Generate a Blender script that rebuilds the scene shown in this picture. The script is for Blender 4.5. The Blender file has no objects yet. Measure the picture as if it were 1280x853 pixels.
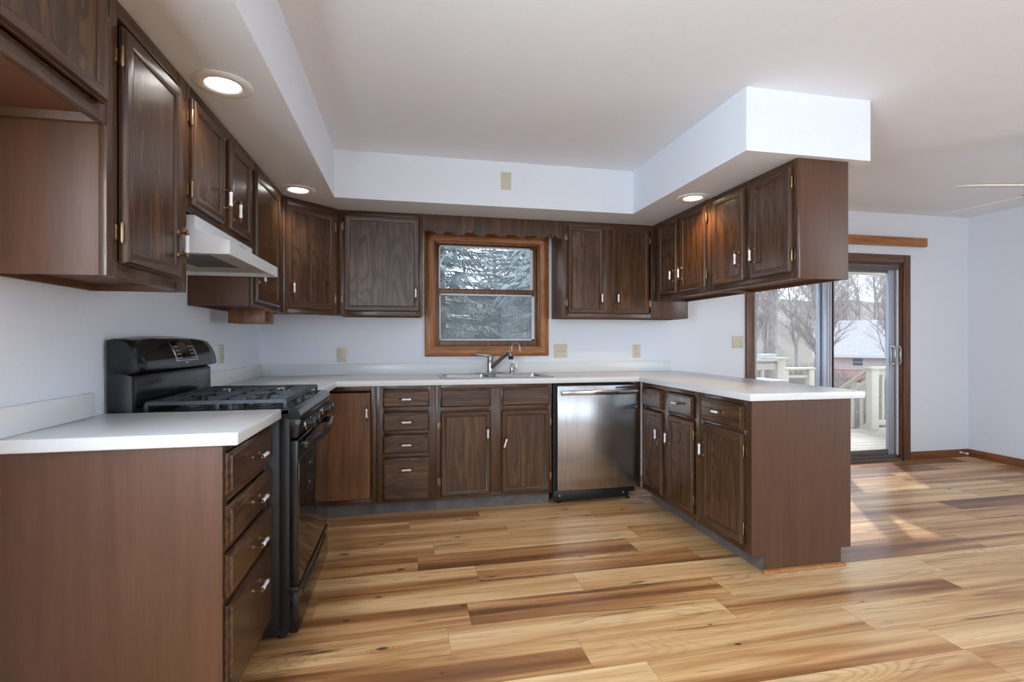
import bpy, bmesh, math, random
from mathutils import Vector, Matrix

C = bpy.context.scene.collection
PI = math.pi
random.seed(7)


def lin(r, g, b):
    f = lambda c: (c / 255 / 12.92) if c / 255 <= 0.04045 else ((c / 255 + 0.055) / 1.055) ** 2.4
    return (f(r), f(g), f(b), 1.0)


# ------------------------------------------------------------------ camera, sky, sun, daylight, exposure
sc = bpy.context.scene
cam = bpy.data.cameras.new('camera')
cam.sensor_fit = 'HORIZONTAL'
cam.sensor_width = 36.0
cam.lens = 627.75 / 1280 * 36.0
cam.clip_start = 0.05
cam.clip_end = 500
co = bpy.data.objects.new('camera', cam)
C.objects.link(co)
co.location = (1.0904, -4.087, 1.1815)
co.rotation_euler = (PI / 2, 0, -math.radians(11.755))
sc.camera = co

SKY_STRENGTH = 2.2
SKY_COLOR = (0.88, 0.94, 1.0, 1)
SUN_ENERGY = 5.0
SUN_DIR = Vector((-0.54, -0.84, -0.90))
REAR_W = 24.0
SIDE_W = 40.0
LEFT_W = 125.0
UP_W = 42.0
EXPOSURE = 0.1

w = bpy.data.worlds.new('world')
sc.world = w
w.use_nodes = True
bg = w.node_tree.nodes['Background']
bg.inputs[0].default_value = SKY_COLOR
bg.inputs[1].default_value = SKY_STRENGTH

sl = bpy.data.lights.new('sun', 'SUN')
sl.energy = SUN_ENERGY
sl.angle = math.radians(1.0)
sl.color = (1.0, 0.95, 0.88)
so = bpy.data.objects.new('sun', sl)
C.objects.link(so)
so.location = (10, 12, 14)
so.rotation_euler = SUN_DIR.to_track_quat('-Z', 'Y').to_euler()


def area(name, loc, direction, sx, sy, power, color=(0.735, 0.88, 1.0), portal=False):
    l = bpy.data.lights.new(name, 'AREA')
    l.shape = 'RECTANGLE'
    l.size, l.size_y = sx, sy
    l.energy = power
    l.color = color
    if portal:
        l.cycles.is_portal = True
    o = bpy.data.objects.new(name, l)
    C.objects.link(o)
    o.location = loc
    o.rotation_euler = Vector(direction).to_track_quat('-Z', 'Y').to_euler()
    return o


XR = 6.7126      # right wall
YB = -10.5        # wall behind the camera
ZC = 2.4406      # ceiling
ZS = 2.1254      # soffit underside
# daylight entering through the two rear windows behind the camera
area('daylight_and_fill', (1.9, YB + 0.02, 1.35), (0, 1, 0), 2.2, 1.8, REAR_W)
area('daylight_and_fill', (4.9, YB + 0.02, 1.35), (0, 1, 0), 2.2, 1.8, REAR_W)
area('daylight_and_fill', (XR - 0.02, -4.1, 1.3), (-1, 0, 0), 1.6, 1.6, SIDE_W)  # fill light at a window added in the right wall
area('daylight_and_fill', (0.02, -4.15, 1.45), (1, 0, 0), 1.2, 1.4, LEFT_W)  # fill for the faces turned left, at an invented left-wall window
# two unseen fill lights added behind the camera, bounced off the ceiling
area('bounce_fill', (2.2, -7.0, 1.75), (0, 0.1, 1), 0.5, 0.5, UP_W, (0.65, 0.84, 1.0))
area('bounce_fill', (5.9, -5.6, 1.75), (0, 0.1, 1), 0.5, 0.5, UP_W * 1.3, (0.65, 0.84, 1.0))
# sky portals of the two openings in view
area('daylight_and_fill', (1.74, 0.12, 1.55), (0, -1, 0), 0.9, 0.9, 1, portal=True)
area('daylight_and_fill', (5.05, 0.12, 1.0), (0, -1, 0), 1.68, 1.95, 1, portal=True)

sc.view_settings.view_transform = 'Standard'
sc.view_settings.look = 'None'
sc.view_settings.exposure = EXPOSURE
sc.view_settings.gamma = 1.0
sc.view_settings.use_curve_mapping = False
sc.cycles.use_denoising = True
sc.cycles.max_bounces = 10
sc.cycles.diffuse_bounces = 6
sc.cycles.glossy_bounces = 4
sc.cycles.transparent_max_bounces = 16
sc.cycles.sample_clamp_indirect = 6.0
sc.cycles.caustics_reflective = False
sc.cycles.caustics_refractive = False


# ------------------------------------------------------------------ materials
class NT:
    def __init__(self, name):
        self.m = bpy.data.materials.new(name)
        self.m.use_nodes = True
        self.t = self.m.node_tree
        self.b = self.t.nodes['Principled BSDF']
        self.out = self.t.nodes['Material Output']

    def n(self, typ, *ins, **props):
        nd = self.t.nodes.new('ShaderNode' + typ)
        kw = {}
        for k, v in props.items():
            if k[0].isupper() or '_' in k and k.replace('_', ' ') in [i.name for i in nd.inputs]:
                kw[k.replace('_', ' ')] = v
            else:
                setattr(nd, k, v)
        for i, v in enumerate(ins):
            self.set(nd.inputs[i], v)
        for k, v in kw.items():
            self.set(nd.inputs[k], v)
        return nd

    def set(self, sock, v):
        if isinstance(v, bpy.types.NodeSocket):
            self.t.links.new(v, sock)
        elif isinstance(v, bpy.types.Node):
            self.t.links.new(v.outputs[0], sock)
        elif v is not None:
            sock.default_value = v

    def math(self, op, a, b=None, c=None, clamp=False):
        nd = self.t.nodes.new('ShaderNodeMath')
        nd.operation = op
        nd.use_clamp = clamp
        for i, v in enumerate((a, b, c)):
            if v is not None:
                self.set(nd.inputs[i], v)
        return nd.outputs[0]

    def vmath(self, op, a, b):
        nd = self.t.nodes.new('ShaderNodeVectorMath')
        nd.operation = op
        self.set(nd.inputs[0], a)
        self.set(nd.inputs[1], b)
        return nd.outputs[0]

    def ramp(self, f, *stops):
        nd = self.t.nodes.new('ShaderNodeValToRGB')
        e = nd.color_ramp.elements
        while len(e) < len(stops):
            e.new(0.5)
        for el, (p, c) in zip(e, stops):
            el.position = p
            el.color = c if len(c) == 4 else (*c, 1)
        self.set(nd.inputs[0], f)
        return nd.outputs[0]

    def mix(self, f, a, b, blend='MIX'):
        nd = self.t.nodes.new('ShaderNodeMix')
        nd.data_type = 'RGBA'
        nd.blend_type = blend
        self.set(nd.inputs[0], f)
        self.set(nd.inputs[6], a)
        self.set(nd.inputs[7], b)
        return nd.outputs[2]

    def bump(self, h, strength=0.1, dist=0.01):
        nd = self.t.nodes.new('ShaderNodeBump')
        nd.inputs['Strength'].default_value = strength
        nd.inputs['Distance'].default_value = dist
        self.set(nd.inputs['Height'], h)
        self.t.links.new(nd.outputs[0], self.b.inputs['Normal'])

    def bs(self, **kw):
        for k, v in kw.items():
            self.set(self.b.inputs[k.replace('_', ' ')], v)
        return self.m


def plain(name, col, rough=0.5, metal=0.0, noise=0.04, scale=30, bump=0.0, **kw):
    t = NT(name)
    tc = t.n('TexCoord')
    nz = t.n('TexNoise', Vector=tc.outputs['Object'], Scale=scale, Detail=3.0)
    lo = tuple(c * (1 - noise) for c in col[:3]) + (1,)
    hi = tuple(min(1, c * (1 + noise)) for c in col[:3]) + (1,)
    c = t.ramp(nz.outputs[0], (0.3, lo), (0.7, hi))
    if bump:
        t.bump(nz.outputs[0], bump, 0.004)
    return t.bs(Base_Color=c, Roughness=rough, Metallic=metal, **kw)


def wood(name, axis, dark, mid, light, rough=0.26, ring=34.0, contrast=1.0, spread=5.0, pores=0.06, bump=0.12):
    t = NT(name)
    tc = t.n('TexCoord')
    oi = t.n('ObjectInfo')
    off = t.n('CombineXYZ', t.math('MULTIPLY', oi.outputs['Random'], 37.0), t.math('MULTIPLY', oi.outputs['Random'], 91.0), t.math('MULTIPLY', oi.outputs['Random'], 53.0))
    v = t.vmath('ADD', tc.outputs['Object'], off.outputs[0])
    st = lambda k: {'x': (k, 1, 1), 'y': (1, k, 1), 'z': (1, 1, k)}[axis]
    low = t.n('TexNoise', Vector=t.vmath('MULTIPLY', v, st(0.16)), Scale=spread, Detail=2.0, Distortion=0.35)
    s = t.math('SINE', t.math('MULTIPLY', low.outputs[0], ring * 3.2))
    s = t.math('POWER', t.math('MULTIPLY_ADD', s, 0.5, 0.5), 3.0)
    streak = t.n('TexNoise', Vector=t.vmath('MULTIPLY', v, st(0.05)), Scale=38.0, Detail=4.0)
    por = t.n('TexNoise', Vector=t.vmath('MULTIPLY', v, st(pores)), Scale=230.0, Detail=1.0)
    f = t.math('MULTIPLY_ADD', por.outputs[0], 0.45, t.math('MULTIPLY', streak.outputs[0], 0.85))
    f = t.math('SUBTRACT', f, 0.18)
    c = t.ramp(f, (0.22, dark), (0.46, mid), (0.72, light))
    lm = t.math('MULTIPLY', s, t.math('MULTIPLY_ADD', por.outputs[0], 0.9, 0.2))
    c = t.mix(t.math('MULTIPLY', lm, 0.85 * contrast, clamp=True), c, tuple(q * 0.55 for q in dark[:3]) + (1,))
    big = t.n('TexNoise', Vector=v, Scale=1.7, Detail=1.0)
    c = t.mix(t.math('MULTIPLY', big.outputs[0], 0.35), c, mid)
    tone = t.math('MULTIPLY_ADD', oi.outputs['Random'], 0.3, 0.85)
    hs = t.n('HueSaturation', Color=c, Value=tone)
    t.bump(por.outputs[0], bump, 0.002)
    return t.bs(Base_Color=hs.outputs[0], Roughness=rough)


DK = (lin(46, 30, 19), lin(78, 52, 33), lin(110, 78, 50))
WALNUT = {a: wood('dark_oak_' + a, a, *DK) for a in 'xyz'}
DW = (lin(50, 33, 22), lin(77, 52, 35), lin(98, 69, 48))
BOLD_GLARE = wood('bold_wavy_oak_glare', 'z', lin(54, 42, 36), lin(98, 78, 64), lin(122, 100, 84), rough=0.3, ring=30, contrast=1.25, spread=6.5)  # bold grain, with window glare put into the paler, greyer wood tones
FRAME = {a: wood('frame_oak_' + a, a, *DW, ring=22, contrast=0.6) for a in 'xyz'}
SIDE = wood('side_panel_wood', 'z', lin(74, 45, 28), lin(86, 54, 34), lin(96, 62, 40), rough=0.46, ring=12, contrast=0.35, bump=0.03)
TAN = wood('tan_door_wood', 'z', lin(90, 58, 34), lin(126, 84, 50), lin(146, 100, 64), rough=0.35, ring=14, contrast=0.6)
PINE = {a: wood('window_oak_' + a, a, lin(104, 60, 26), lin(160, 100, 48), lin(188, 130, 72), rough=0.35, ring=22, contrast=0.7) for a in 'xyz'}
DOORW = {a: wood('door_trim_oak_' + a, a, lin(70, 42, 28), lin(104, 68, 46), lin(126, 86, 60), rough=0.4, ring=20, contrast=0.6) for a in 'xyz'}
HONEY = wood('honey_pine', 'x', lin(120, 72, 26), lin(158, 100, 42), lin(178, 120, 60), rough=0.4, ring=18, contrast=0.6)
BASEW = {a: wood('baseboard_wood_' + a, a, lin(80, 44, 20), lin(122, 72, 36), lin(144, 92, 52), rough=0.4, ring=18, contrast=0.5) for a in 'xyz'}

WALL = plain('wall_paint', lin(228, 233, 241), 0.6, noise=0.012, scale=60, bump=0.03)
CEIL = plain('ceiling_paint', lin(236, 239, 246), 0.75, noise=0.012, scale=60, bump=0.02)
COUNTER = plain('laminate_counter', lin(221, 223, 224), 0.24, noise=0.012, scale=120)
KICK = plain('worn_grey_kick', lin(104, 98, 96), 0.6, noise=0.25, scale=14)
INSIDE = plain('cabinet_underside', lin(92, 56, 34), 0.6, noise=0.1)
PORC = plain('white_porcelain', lin(238, 240, 244), 0.12, noise=0.01)
BRASS = plain('antique_brass', lin(128, 98, 74), 0.3, 1.0, noise=0.1)
HINGEB = plain('worn_hinge_brass', lin(150, 128, 96), 0.35, 1.0, noise=0.1)
BLACK = plain('black_enamel', lin(22, 23, 26), 0.16, noise=0.05)
BLACKM = plain('black_painted_steel', lin(24, 25, 28), 0.38, noise=0.08)
IRON = plain('cast_iron', lin(52, 54, 58), 0.45, 0.3, noise=0.15, bump=0.1)
BGLASS = plain('black_oven_glass', lin(10, 10, 11), 0.04, noise=0.02, IOR=1.9)
DARK = plain('dark_recess', lin(8, 8, 9), 0.6)
CHROME = plain('chrome', lin(205, 205, 208), 0.12, 1.0, noise=0.02)
NICKEL = plain('brushed_nickel', lin(176, 172, 166), 0.28, 1.0, noise=0.05)
HOODW = plain('white_hood_enamel', lin(226, 230, 234), 0.3, noise=0.02)
HOODG = plain('hood_underside_grey', lin(186, 188, 182), 0.45, noise=0.06)
FILTER = plain('filter_mesh', lin(104, 102, 96), 0.5, 0.4, noise=0.35, scale=160)
BEIGE = plain('almond_plastic', lin(206, 198, 176), 0.35, noise=0.02)
SLOT = plain('outlet_slot', lin(70, 66, 58), 0.5)
WHITEP = plain('white_trim_plastic', lin(226, 226, 224), 0.4, noise=0.02)
ALU = plain('anodised_aluminium', lin(176, 184, 198), 0.35, 0.4, noise=0.03)
ALUD = plain('bronze_door_rail', lin(112, 104, 100), 0.45, 0.3, noise=0.05)
VINYL = plain('white_vinyl', lin(214, 218, 224), 0.4, noise=0.02)
FANW = plain('cream_fan_blade', lin(226, 220, 208), 0.4, noise=0.03)
FANE = plain('fan_brass', lin(150, 128, 100), 0.35, 0.8, noise=0.05)
DECKW = wood('weathered_deck', 'x', lin(150, 146, 136), lin(184, 178, 166), lin(206, 200, 188), rough=0.7, ring=16, contrast=0.5)
RAILW = plain('cream_rail_paint', lin(206, 200, 184), 0.6, noise=0.06)
SIDING = plain('house_siding', lin(214, 206, 206), 0.7, noise=0.03)
ROOF = plain('roof_shingle', lin(176, 176, 182), 0.8, noise=0.12, scale=3)
REDW = plain('red_deck_paint', lin(176, 96, 96), 0.7, noise=0.1)
HGLASS = plain('far_window_glass', lin(96, 108, 120), 0.15, noise=0.1)
BARK = plain('grey_bark', lin(156, 148, 144), 0.85, noise=0.25, scale=6)
NEEDLE = plain('spruce_needles', lin(162, 174, 178), 0.8, noise=0.25, scale=4)
BRUSH = plain('twig_brush', lin(152, 146, 140), 0.9, noise=0.3, scale=3)


def make_steel():
    t = NT('brushed_steel')
    tc = t.n('TexCoord')
    v = t.vmath('MULTIPLY', tc.outputs['Object'], (1, 1, 0.01))
    nz = t.n('TexNoise', Vector=v, Scale=260.0, Detail=2.0)
    c = t.ramp(nz.outputs[0], (0.3, lin(172, 172, 174)), (0.7, lin(196, 196, 198)))
    t.bump(nz.outputs[0], 0.05, 0.001)
    return t.bs(Base_Color=c, Roughness=0.24, Metallic=1.0, Anisotropic=0.5)


STEEL = make_steel()


def make_glass(name, tint, refl=0.09):
    t = NT(name)
    tr = t.n('BsdfTransparent', tint)
    gl = t.n('BsdfGlossy', (1, 1, 1, 1), 0.02)
    lw = t.n('LayerWeight', 0.35)
    f = t.math('MULTIPLY_ADD', lw.outputs['Facing'], 0.3, refl * 0.03, clamp=True)
    mx = t.n('MixShader', f, tr.outputs[0], gl.outputs[0])
    t.t.links.new(mx.outputs[0], t.out.inputs[0])
    return t.m


GLASS = make_glass('window_glass', (0.95, 0.97, 1.0, 1))


def make_screen():
    t = NT('insect_screen_mesh')
    tr = t.n('BsdfTransparent', (1, 1, 1, 1))
    df = t.n('BsdfDiffuse', lin(150, 156, 150))
    mx = t.n('MixShader', 0.34, tr.outputs[0], df.outputs[0])
    t.t.links.new(mx.outputs[0], t.out.inputs[0])
    return t.m


SCREEN = make_screen()


def make_emit(name, col, strength):
    t = NT(name)
    return t.bs(Base_Color=(0.9, 0.9, 0.9, 1), Emission_Color=col, Emission_Strength=strength)


def make_floor():
    t = NT('hickory_planks')
    tc = t.n('TexCoord')
    sp = t.n('SeparateXYZ', tc.outputs['Object'])
    x, y = sp.outputs[0], sp.outputs[1]
    W, L = 0.182, 1.22
    yr = t.math('DIVIDE', t.math('ADD', y, 20.03), W)
    row = t.math('FLOOR', yr)
    fy = t.math('FRACT', yr)
    wn = t.n('TexWhiteNoise', W=row, noise_dimensions='1D')
    xr = t.math('DIVIDE', t.math('ADD', x, t.math('MULTIPLY_ADD', wn.outputs[0], 7.3, 20.0)), L)
    colm = t.math('FLOOR', xr)
    fx = t.math('FRACT', xr)
    idn = t.n('TexWhiteNoise', Vector=t.n('CombineXYZ', row, colm, 3.0).outputs[0], noise_dimensions='3D')
    rid = idn.outputs[0]
    rc = t.n('SeparateColor', idn.outputs[1])
    r2, r3 = rc.outputs[0], rc.outputs[1]
    base = t.n('CombineXYZ', t.math('MULTIPLY_ADD', rid, 61.0, x), t.math('MULTIPLY_ADD', r2, 47.0, y), t.math('MULTIPLY', r3, 29.0)).outputs[0]
    # wide tonal bands running with the plank (heartwood / sapwood)
    band = t.n('TexNoise', Vector=t.vmath('MULTIPLY', base, (0.5, 10.0, 1)), Scale=1.0, Detail=3.5, Distortion=0.5).outputs[0]
    tone = t.math('MULTIPLY_ADD', r2, 0.62, -0.31)
    f1 = t.math('ADD', t.math('MULTIPLY_ADD', t.math('SUBTRACT', band, 0.5), 2.1, 0.48), tone)
    col = t.ramp(f1, (0.05, lin(226, 192, 146)), (0.34, lin(208, 166, 116)), (0.56, lin(178, 130, 84)), (0.78, lin(138, 92, 55)), (1.0, lin(104, 68, 40)))
    # fine grain
    fine = t.n('TexNoise', Vector=t.vmath('MULTIPLY', base, (2.0, 80.0, 1)), Scale=1.0, Detail=4.0).outputs[0]
    col = t.mix(0.6, col, t.ramp(fine, (0.3, (0.40, 0.38, 0.36)), (0.7, (0.62, 0.62, 0.62))), 'OVERLAY')
    # growth ring contours
    low = t.n('TexNoise', Vector=t.vmath('MULTIPLY', base, (0.9, 7.0, 1)), Scale=1.0, Detail=1.0, Distortion=0.3).outputs[0]
    ring = t.math('SINE', t.math('MULTIPLY', low, 130.0))
    ringf = t.math('MULTIPLY', t.math('POWER', t.math('MULTIPLY_ADD', ring, 0.5, 0.5), 3.0), t.math('MULTIPLY', r3, 0.30))
    col = t.mix(ringf, col, lin(120, 80, 48))
    # dark mineral streaks
    st = t.n('TexNoise', Vector=t.vmath('MULTIPLY', base, (1.0, 16.0, 1)), Scale=1.0, Detail=4.0, Roughness=0.6, Distortion=0.8).outputs[0]
    stf = t.ramp(st, (0.63, (0, 0, 0)), (0.70, (1, 1, 1)))
    col = t.mix(t.math('MULTIPLY', stf, 0.7), col, lin(96, 62, 40))
    col = t.mix(t.math('MULTIPLY', t.ramp(st, (0.69, (0, 0, 0)), (0.74, (1, 1, 1))), 0.85), col, lin(54, 34, 24))
    st2 = t.n('TexNoise', Vector=t.vmath('MULTIPLY', base, (3.2, 62.0, 1)), Scale=1.0, Detail=2.0).outputs[0]
    col = t.mix(t.math('MULTIPLY', t.ramp(st2, (0.66, (0, 0, 0)), (0.73, (1, 1, 1))), 0.65), col, lin(96, 62, 40))
    # knots
    vo = t.n('TexVoronoi', Vector=t.vmath('MULTIPLY', base, (2.0, 4.4, 1)), Scale=1.0, voronoi_dimensions='2D')
    kd = vo.outputs['Distance']
    kc = t.n('SeparateColor', vo.outputs['Color'])
    kmask = t.math('GREATER_THAN', kc.outputs[0], 0.62)
    ksz = t.math('MULTIPLY_ADD', kc.outputs[1], 0.7, 0.25)
    kd = t.math('DIVIDE', kd, ksz)
    kin = t.math('MULTIPLY', t.ramp(kd, (0.03, (1, 1, 1)), (0.065, (0, 0, 0))), kmask)
    kring = t.math('MULTIPLY', t.math('MULTIPLY', t.ramp(kd, (0.04, (1, 1, 1)), (0.2, (0, 0, 0))), kmask), t.math('MULTIPLY_ADD', t.math('SINE', t.math('MULTIPLY', kd, 150.0)), 0.25, 0.25))
    col = t.mix(kring, col, lin(112, 74, 44))
    col = t.mix(t.math('MULTIPLY', kin, 0.85), col, lin(52, 34, 24))
    # joints
    e1 = t.math('LESS_THAN', fy, 0.010)
    e2 = t.math('LESS_THAN', fx, 0.0016)
    edge = t.math('MAXIMUM', e1, e2)
    col = t.mix(t.math('MULTIPLY', edge, 0.55), col, lin(70, 46, 30))
    t.bump(t.math('SUBTRACT', fine, t.math('MULTIPLY', edge, 1.5)), 0.06, 0.003)
    ro = t.math('MULTIPLY_ADD', fine, 0.14, 0.27)
    return t.bs(Base_Color=col, Roughness=ro)


FLOORM = make_floor()


def make_ground():
    t = NT('winter_ground')
    tc = t.n('TexCoord')
    a = t.n('TexNoise', Vector=tc.outputs['Object'], Scale=0.5, Detail=8.0, Roughness=0.7)
    c = t.ramp(a.outputs[0], (0.3, lin(96, 92, 86)), (0.5, lin(124, 119, 112)), (0.7, lin(112, 114, 102)))
    return t.bs(Base_Color=c, Roughness=0.95)


GROUND = make_ground()


# ------------------------------------------------------------------ mesh helpers
class MB:
    """collects shapes and links them as ONE mesh object"""

    def __init__(self):
        self.bm = bmesh.new()
        self.M = Matrix.Identity(4)

    def _fin(self, verts, faces, mi, smooth):
        for f in faces:
            f.material_index = mi
            f.smooth = smooth
        bmesh.ops.transform(self.bm, matrix=self.M, verts=verts)

    def box(self, x0, x1, y0, y1, z0, z1, bev=0.0, mi=0, seg=2):
        x0, x1 = min(x0, x1), max(x0, x1)
        y0, y1 = min(y0, y1), max(y0, y1)
        z0, z1 = min(z0, z1), max(z0, z1)
        P = [(x0, y0, z0), (x1, y0, z0), (x1, y1, z0), (x0, y1, z0), (x0, y0, z1), (x1, y0, z1), (x1, y1, z1), (x0, y1, z1)]
        vs = [self.bm.verts.new(p) for p in P]
        fs = [self.bm.faces.new([vs[i] for i in q]) for q in ((0, 3, 2, 1), (4, 5, 6, 7), (0, 1, 5, 4), (1, 2, 6, 5), (2, 3, 7, 6), (3, 0, 4, 7))]
        if bev > 0:
            ed = list({e for f in fs for e in f.edges})
            r = bmesh.ops.bevel(self.bm, geom=ed, offset=bev, segments=seg, profile=0.5, affect='EDGES', clamp_overlap=True)
            fs = r['faces']
            fs = list({f for f in fs} | {f for v in r['verts'] for f in v.link_faces})
            vs = list({v for f in fs for v in f.verts})
        self._fin(vs, fs, mi, bev > 0)
        return self

    def loft(self, rings, mi=0, cap0=True, cap1=True, closed=True, smooth=True, mis=None):
        R = [[self.bm.verts.new(p) for p in r] for r in rings]
        fs = []
        n = len(R[0])
        for a, b in zip(R, R[1:]):
            for i in range(n if closed else n - 1):
                j = (i + 1) % n
                f = self.bm.faces.new((a[i], a[j], b[j], b[i]))
                f.material_index = mis[i] if mis else mi
                fs.append(f)
        caps = []
        if cap0:
            caps.append(self.bm.faces.new(list(reversed(R[0]))))
        if cap1:
            caps.append(self.bm.faces.new(R[-1]))
        vs = [v for r in R for v in r]
        for f in fs:
            f.smooth = smooth
        for f in caps:
            f.smooth = False
            f.material_index = mi
        bmesh.ops.transform(self.bm, matrix=self.M, verts=vs)
        return self

    def tube(self, pts, r, n=10, mi=0):
        pts = [Vector(p) for p in pts]
        rs = r if isinstance(r, (list, tuple)) else [r] * len(pts)
        rings = []
        up = None
        for i, p in enumerate(pts):
            d = (pts[min(i + 1, len(pts) - 1)] - pts[max(i - 1, 0)]).normalized()
            if up is None:
                up = Vector((0, 0, 1)) if abs(d.z) < 0.9 else Vector((1, 0, 0))
            s = d.cross(up).normalized()
            up = s.cross(d).normalized()
            rings.append([p + (s * math.cos(2 * PI * k / n) + up * math.sin(2 * PI * k / n)) * rs[i] for k in range(n)])
        return self.loft(rings, mi)

    def lathe(self, prof, c=(0, 0, 0), axis='z', n=20, mi=0, cap0=True, cap1=True):
        rings = []
        for r, h in prof:
            ring = []
            for k in range(n):
                a = 2 * PI * k / n
                u, v = r * math.cos(a), r * math.sin(a)
                p = {'z': (u, v, h), 'x': (h, u, v), 'y': (v, h, u)}[axis]
                ring.append((c[0] + p[0], c[1] + p[1], c[2] + p[2]))
            rings.append(ring)
        return self.loft(rings, mi, cap0, cap1)

    def prism(self, poly, axis, a0, a1, mi=0, bev=0.0):
        """poly in the two other axes (in xyz order), extruded along axis"""
        def P(u, v, a):
            return {'x': (a, u, v), 'y': (u, a, v), 'z': (u, v, a)}[axis]
        A = [self.bm.verts.new(P(u, v, a0)) for u, v in poly]
        B = [self.bm.verts.new(P(u, v, a1)) for u, v in poly]
        n = len(poly)
        fs = [self.bm.faces.new((A[i], A[(i + 1) % n], B[(i + 1) % n], B[i])) for i in range(n)]
        fs += [self.bm.faces.new(list(reversed(A))), self.bm.faces.new(B)]
        bmesh.ops.recalc_face_normals(self.bm, faces=fs)
        vs = A + B
        if bev:
            r = bmesh.ops.bevel(self.bm, geom=list({e for f in fs for e in f.edges}), offset=bev, segments=2, profile=0.5, affect='EDGES', clamp_overlap=True)
            fs = list({f for v in r['verts'] for f in v.link_faces} | set(r['faces']))
            vs = list({v for f in fs for v in f.verts})
        self._fin(vs, fs, mi, bool(bev))
        return self

    def cells(self, xs, ys, occ, z0, z1, plane='xy', bev=None, mi=0):
        """slab of grid cells; occ(i, j) tells whether the cell is filled"""
        def P(u, v, h):
            return {'xy': (u, v, h), 'xz': (u, h, v), 'yz': (h, u, v)}[plane]
        V = {}
        def vert(i, j, k):
            if (i, j, k) not in V:
                V[(i, j, k)] = self.bm.verts.new(P(xs[i], ys[j], (z0, z1)[k]))
            return V[(i, j, k)]
        fs = []
        nx, ny = len(xs) - 1, len(ys) - 1
        full = lambda i, j: 0 <= i < nx and 0 <= j < ny and occ(i, j)
        for i in range(nx):
            for j in range(ny):
                if not full(i, j):
                    continue
                q = [(i, j), (i + 1, j), (i + 1, j + 1), (i, j + 1)]
                fs.append(self.bm.faces.new([vert(a, b, 1) for a, b in q]))
                fs.append(self.bm.faces.new([vert(a, b, 0) for a, b in reversed(q)]))
                for (di, dj), (a, b) in (((0, -1), (q[0], q[1])), ((1, 0), (q[1], q[2])), ((0, 1), (q[2], q[3])), ((-1, 0), (q[3], q[0]))):
                    if not full(i + di, j + dj):
                        fs.append(self.bm.faces.new((vert(*a, 0), vert(*b, 0), vert(*b, 1), vert(*a, 1))))
        bmesh.ops.recalc_face_normals(self.bm, faces=fs)
        vs = list(V.values())
        if bev:
            off, test = bev
            ed = [e for e in {e for f in fs for e in f.edges} if len(e.link_faces) == 2 and e.calc_face_angle() > 0.5 and test(e)]
            r = bmesh.ops.bevel(self.bm, geom=ed, offset=off, segments=3, profile=0.5, affect='EDGES', clamp_overlap=True)
            for f in self.bm.faces:
                f.smooth = True
            vs = list(self.bm.verts)
            fs = list(self.bm.faces)
        self._fin(vs, fs, mi, bool(bev))
        return self

    def build(self, name, mats, parent=None, loc=None, fix=False):
        me = bpy.data.meshes.new(name)
        if fix:
            bmesh.ops.recalc_face_normals(self.bm, faces=self.bm.faces)
        self.bm.to_mesh(me)
        self.bm.free()
        for m in (mats if isinstance(mats, (list, tuple)) else [mats]):
            me.materials.append(m)
        me.set_sharp_from_angle(angle=math.radians(40))
        o = bpy.data.objects.new(name, me)
        C.objects.link(o)
        if parent is not None:
            o.parent = parent
        if loc is not None:
            o.location = loc
        return o


def tag(o, label=None, cat=None, group=None, kind=None):
    if label:
        o['label'] = label
    if cat:
        o['category'] = cat
    if group:
        o['group'] = group
    if kind:
        o['kind'] = kind
    return o


def root(name, label=None, cat=None, loc=(0, 0, 0), rz=0.0, group=None, kind=None):
    o = bpy.data.objects.new(name, None)
    o.empty_display_size = 0.05
    C.objects.link(o)
    o.location = loc
    o.rotation_euler = (0, 0, rz)
    return tag(o, label, cat, group, kind)


def copy_tree(o, parent=None):
    c = o.copy()
    C.objects.link(c)
    if parent is not None:
        c.parent = parent
    for ch in list(o.children):
        copy_tree(ch, c)
    return c


# ------------------------------------------------------------------ room shell
tag(MB().box(-0.2, XR + 0.2, YB - 0.2, 0.14, -0.2, 0).build('floor', FLOORM), kind='structure')
tag(MB().box(-0.2, XR + 0.2, YB - 0.2, 0.14, ZC, ZC + 0.15).build('ceiling', CEIL), kind='structure')
tag(MB().cells([YB - 0.15, -4.75, -3.55, 0.14], [0, 0.75, 2.15, ZC], lambda i, j: not (i == 1 and j == 1), -0.15, 0, 'yz').build('wall_left', WALL), kind='structure')
WX0, WX1, WZ0, WZ1 = 1.290, 2.190, 1.125, 2.000   # kitchen window opening
DX0, DX1, DZ1 = 4.200, 5.900, 1.965               # sliding door opening
xs = [0, WX0, WX1, DX0, DX1, XR + 0.15]
zs = [0, WZ0, DZ1, WZ1, ZC]
wb = MB()
wb.cells(xs, zs, lambda i, j: not ((i == 1 and j in (1, 2)) or (i == 3 and j in (0, 1))), 0, 0.14, 'xz')
tag(wb.build('wall_back', WALL), kind='structure')
ys = [YB - 0.15, -4.9, -3.3, 0]
zs2 = [0, 0.75, 2.15, ZC]
tag(MB().cells(ys, [0, 0.5, 2.1, ZC], lambda i, j: not (i == 1 and j == 1), XR, XR + 0.15, 'yz').build('wall_right', WALL), kind='structure')
xs3 = [0, 0.8, 3.0, 3.8, 6.0, XR]
zs3 = [0, 0.45, 2.25, ZC]
tag(MB().cells(xs3, zs3, lambda i, j: not (i in (1, 3) and j == 1), YB - 0.15, YB, 'xz').build('wall_rear', WALL), kind='structure')

# soffit around the kitchen
sx = [0, 0.62, 2.7304, 3.4667]
sy = [YB, -1.8923, -0.6215, 0]
def soff(i, j):
    return i == 0 or j == 2 or (i == 2 and j == 1)
tag(MB().cells(sx, sy, soff, ZS, ZC).build('soffit', WALL), kind='structure')


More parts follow.
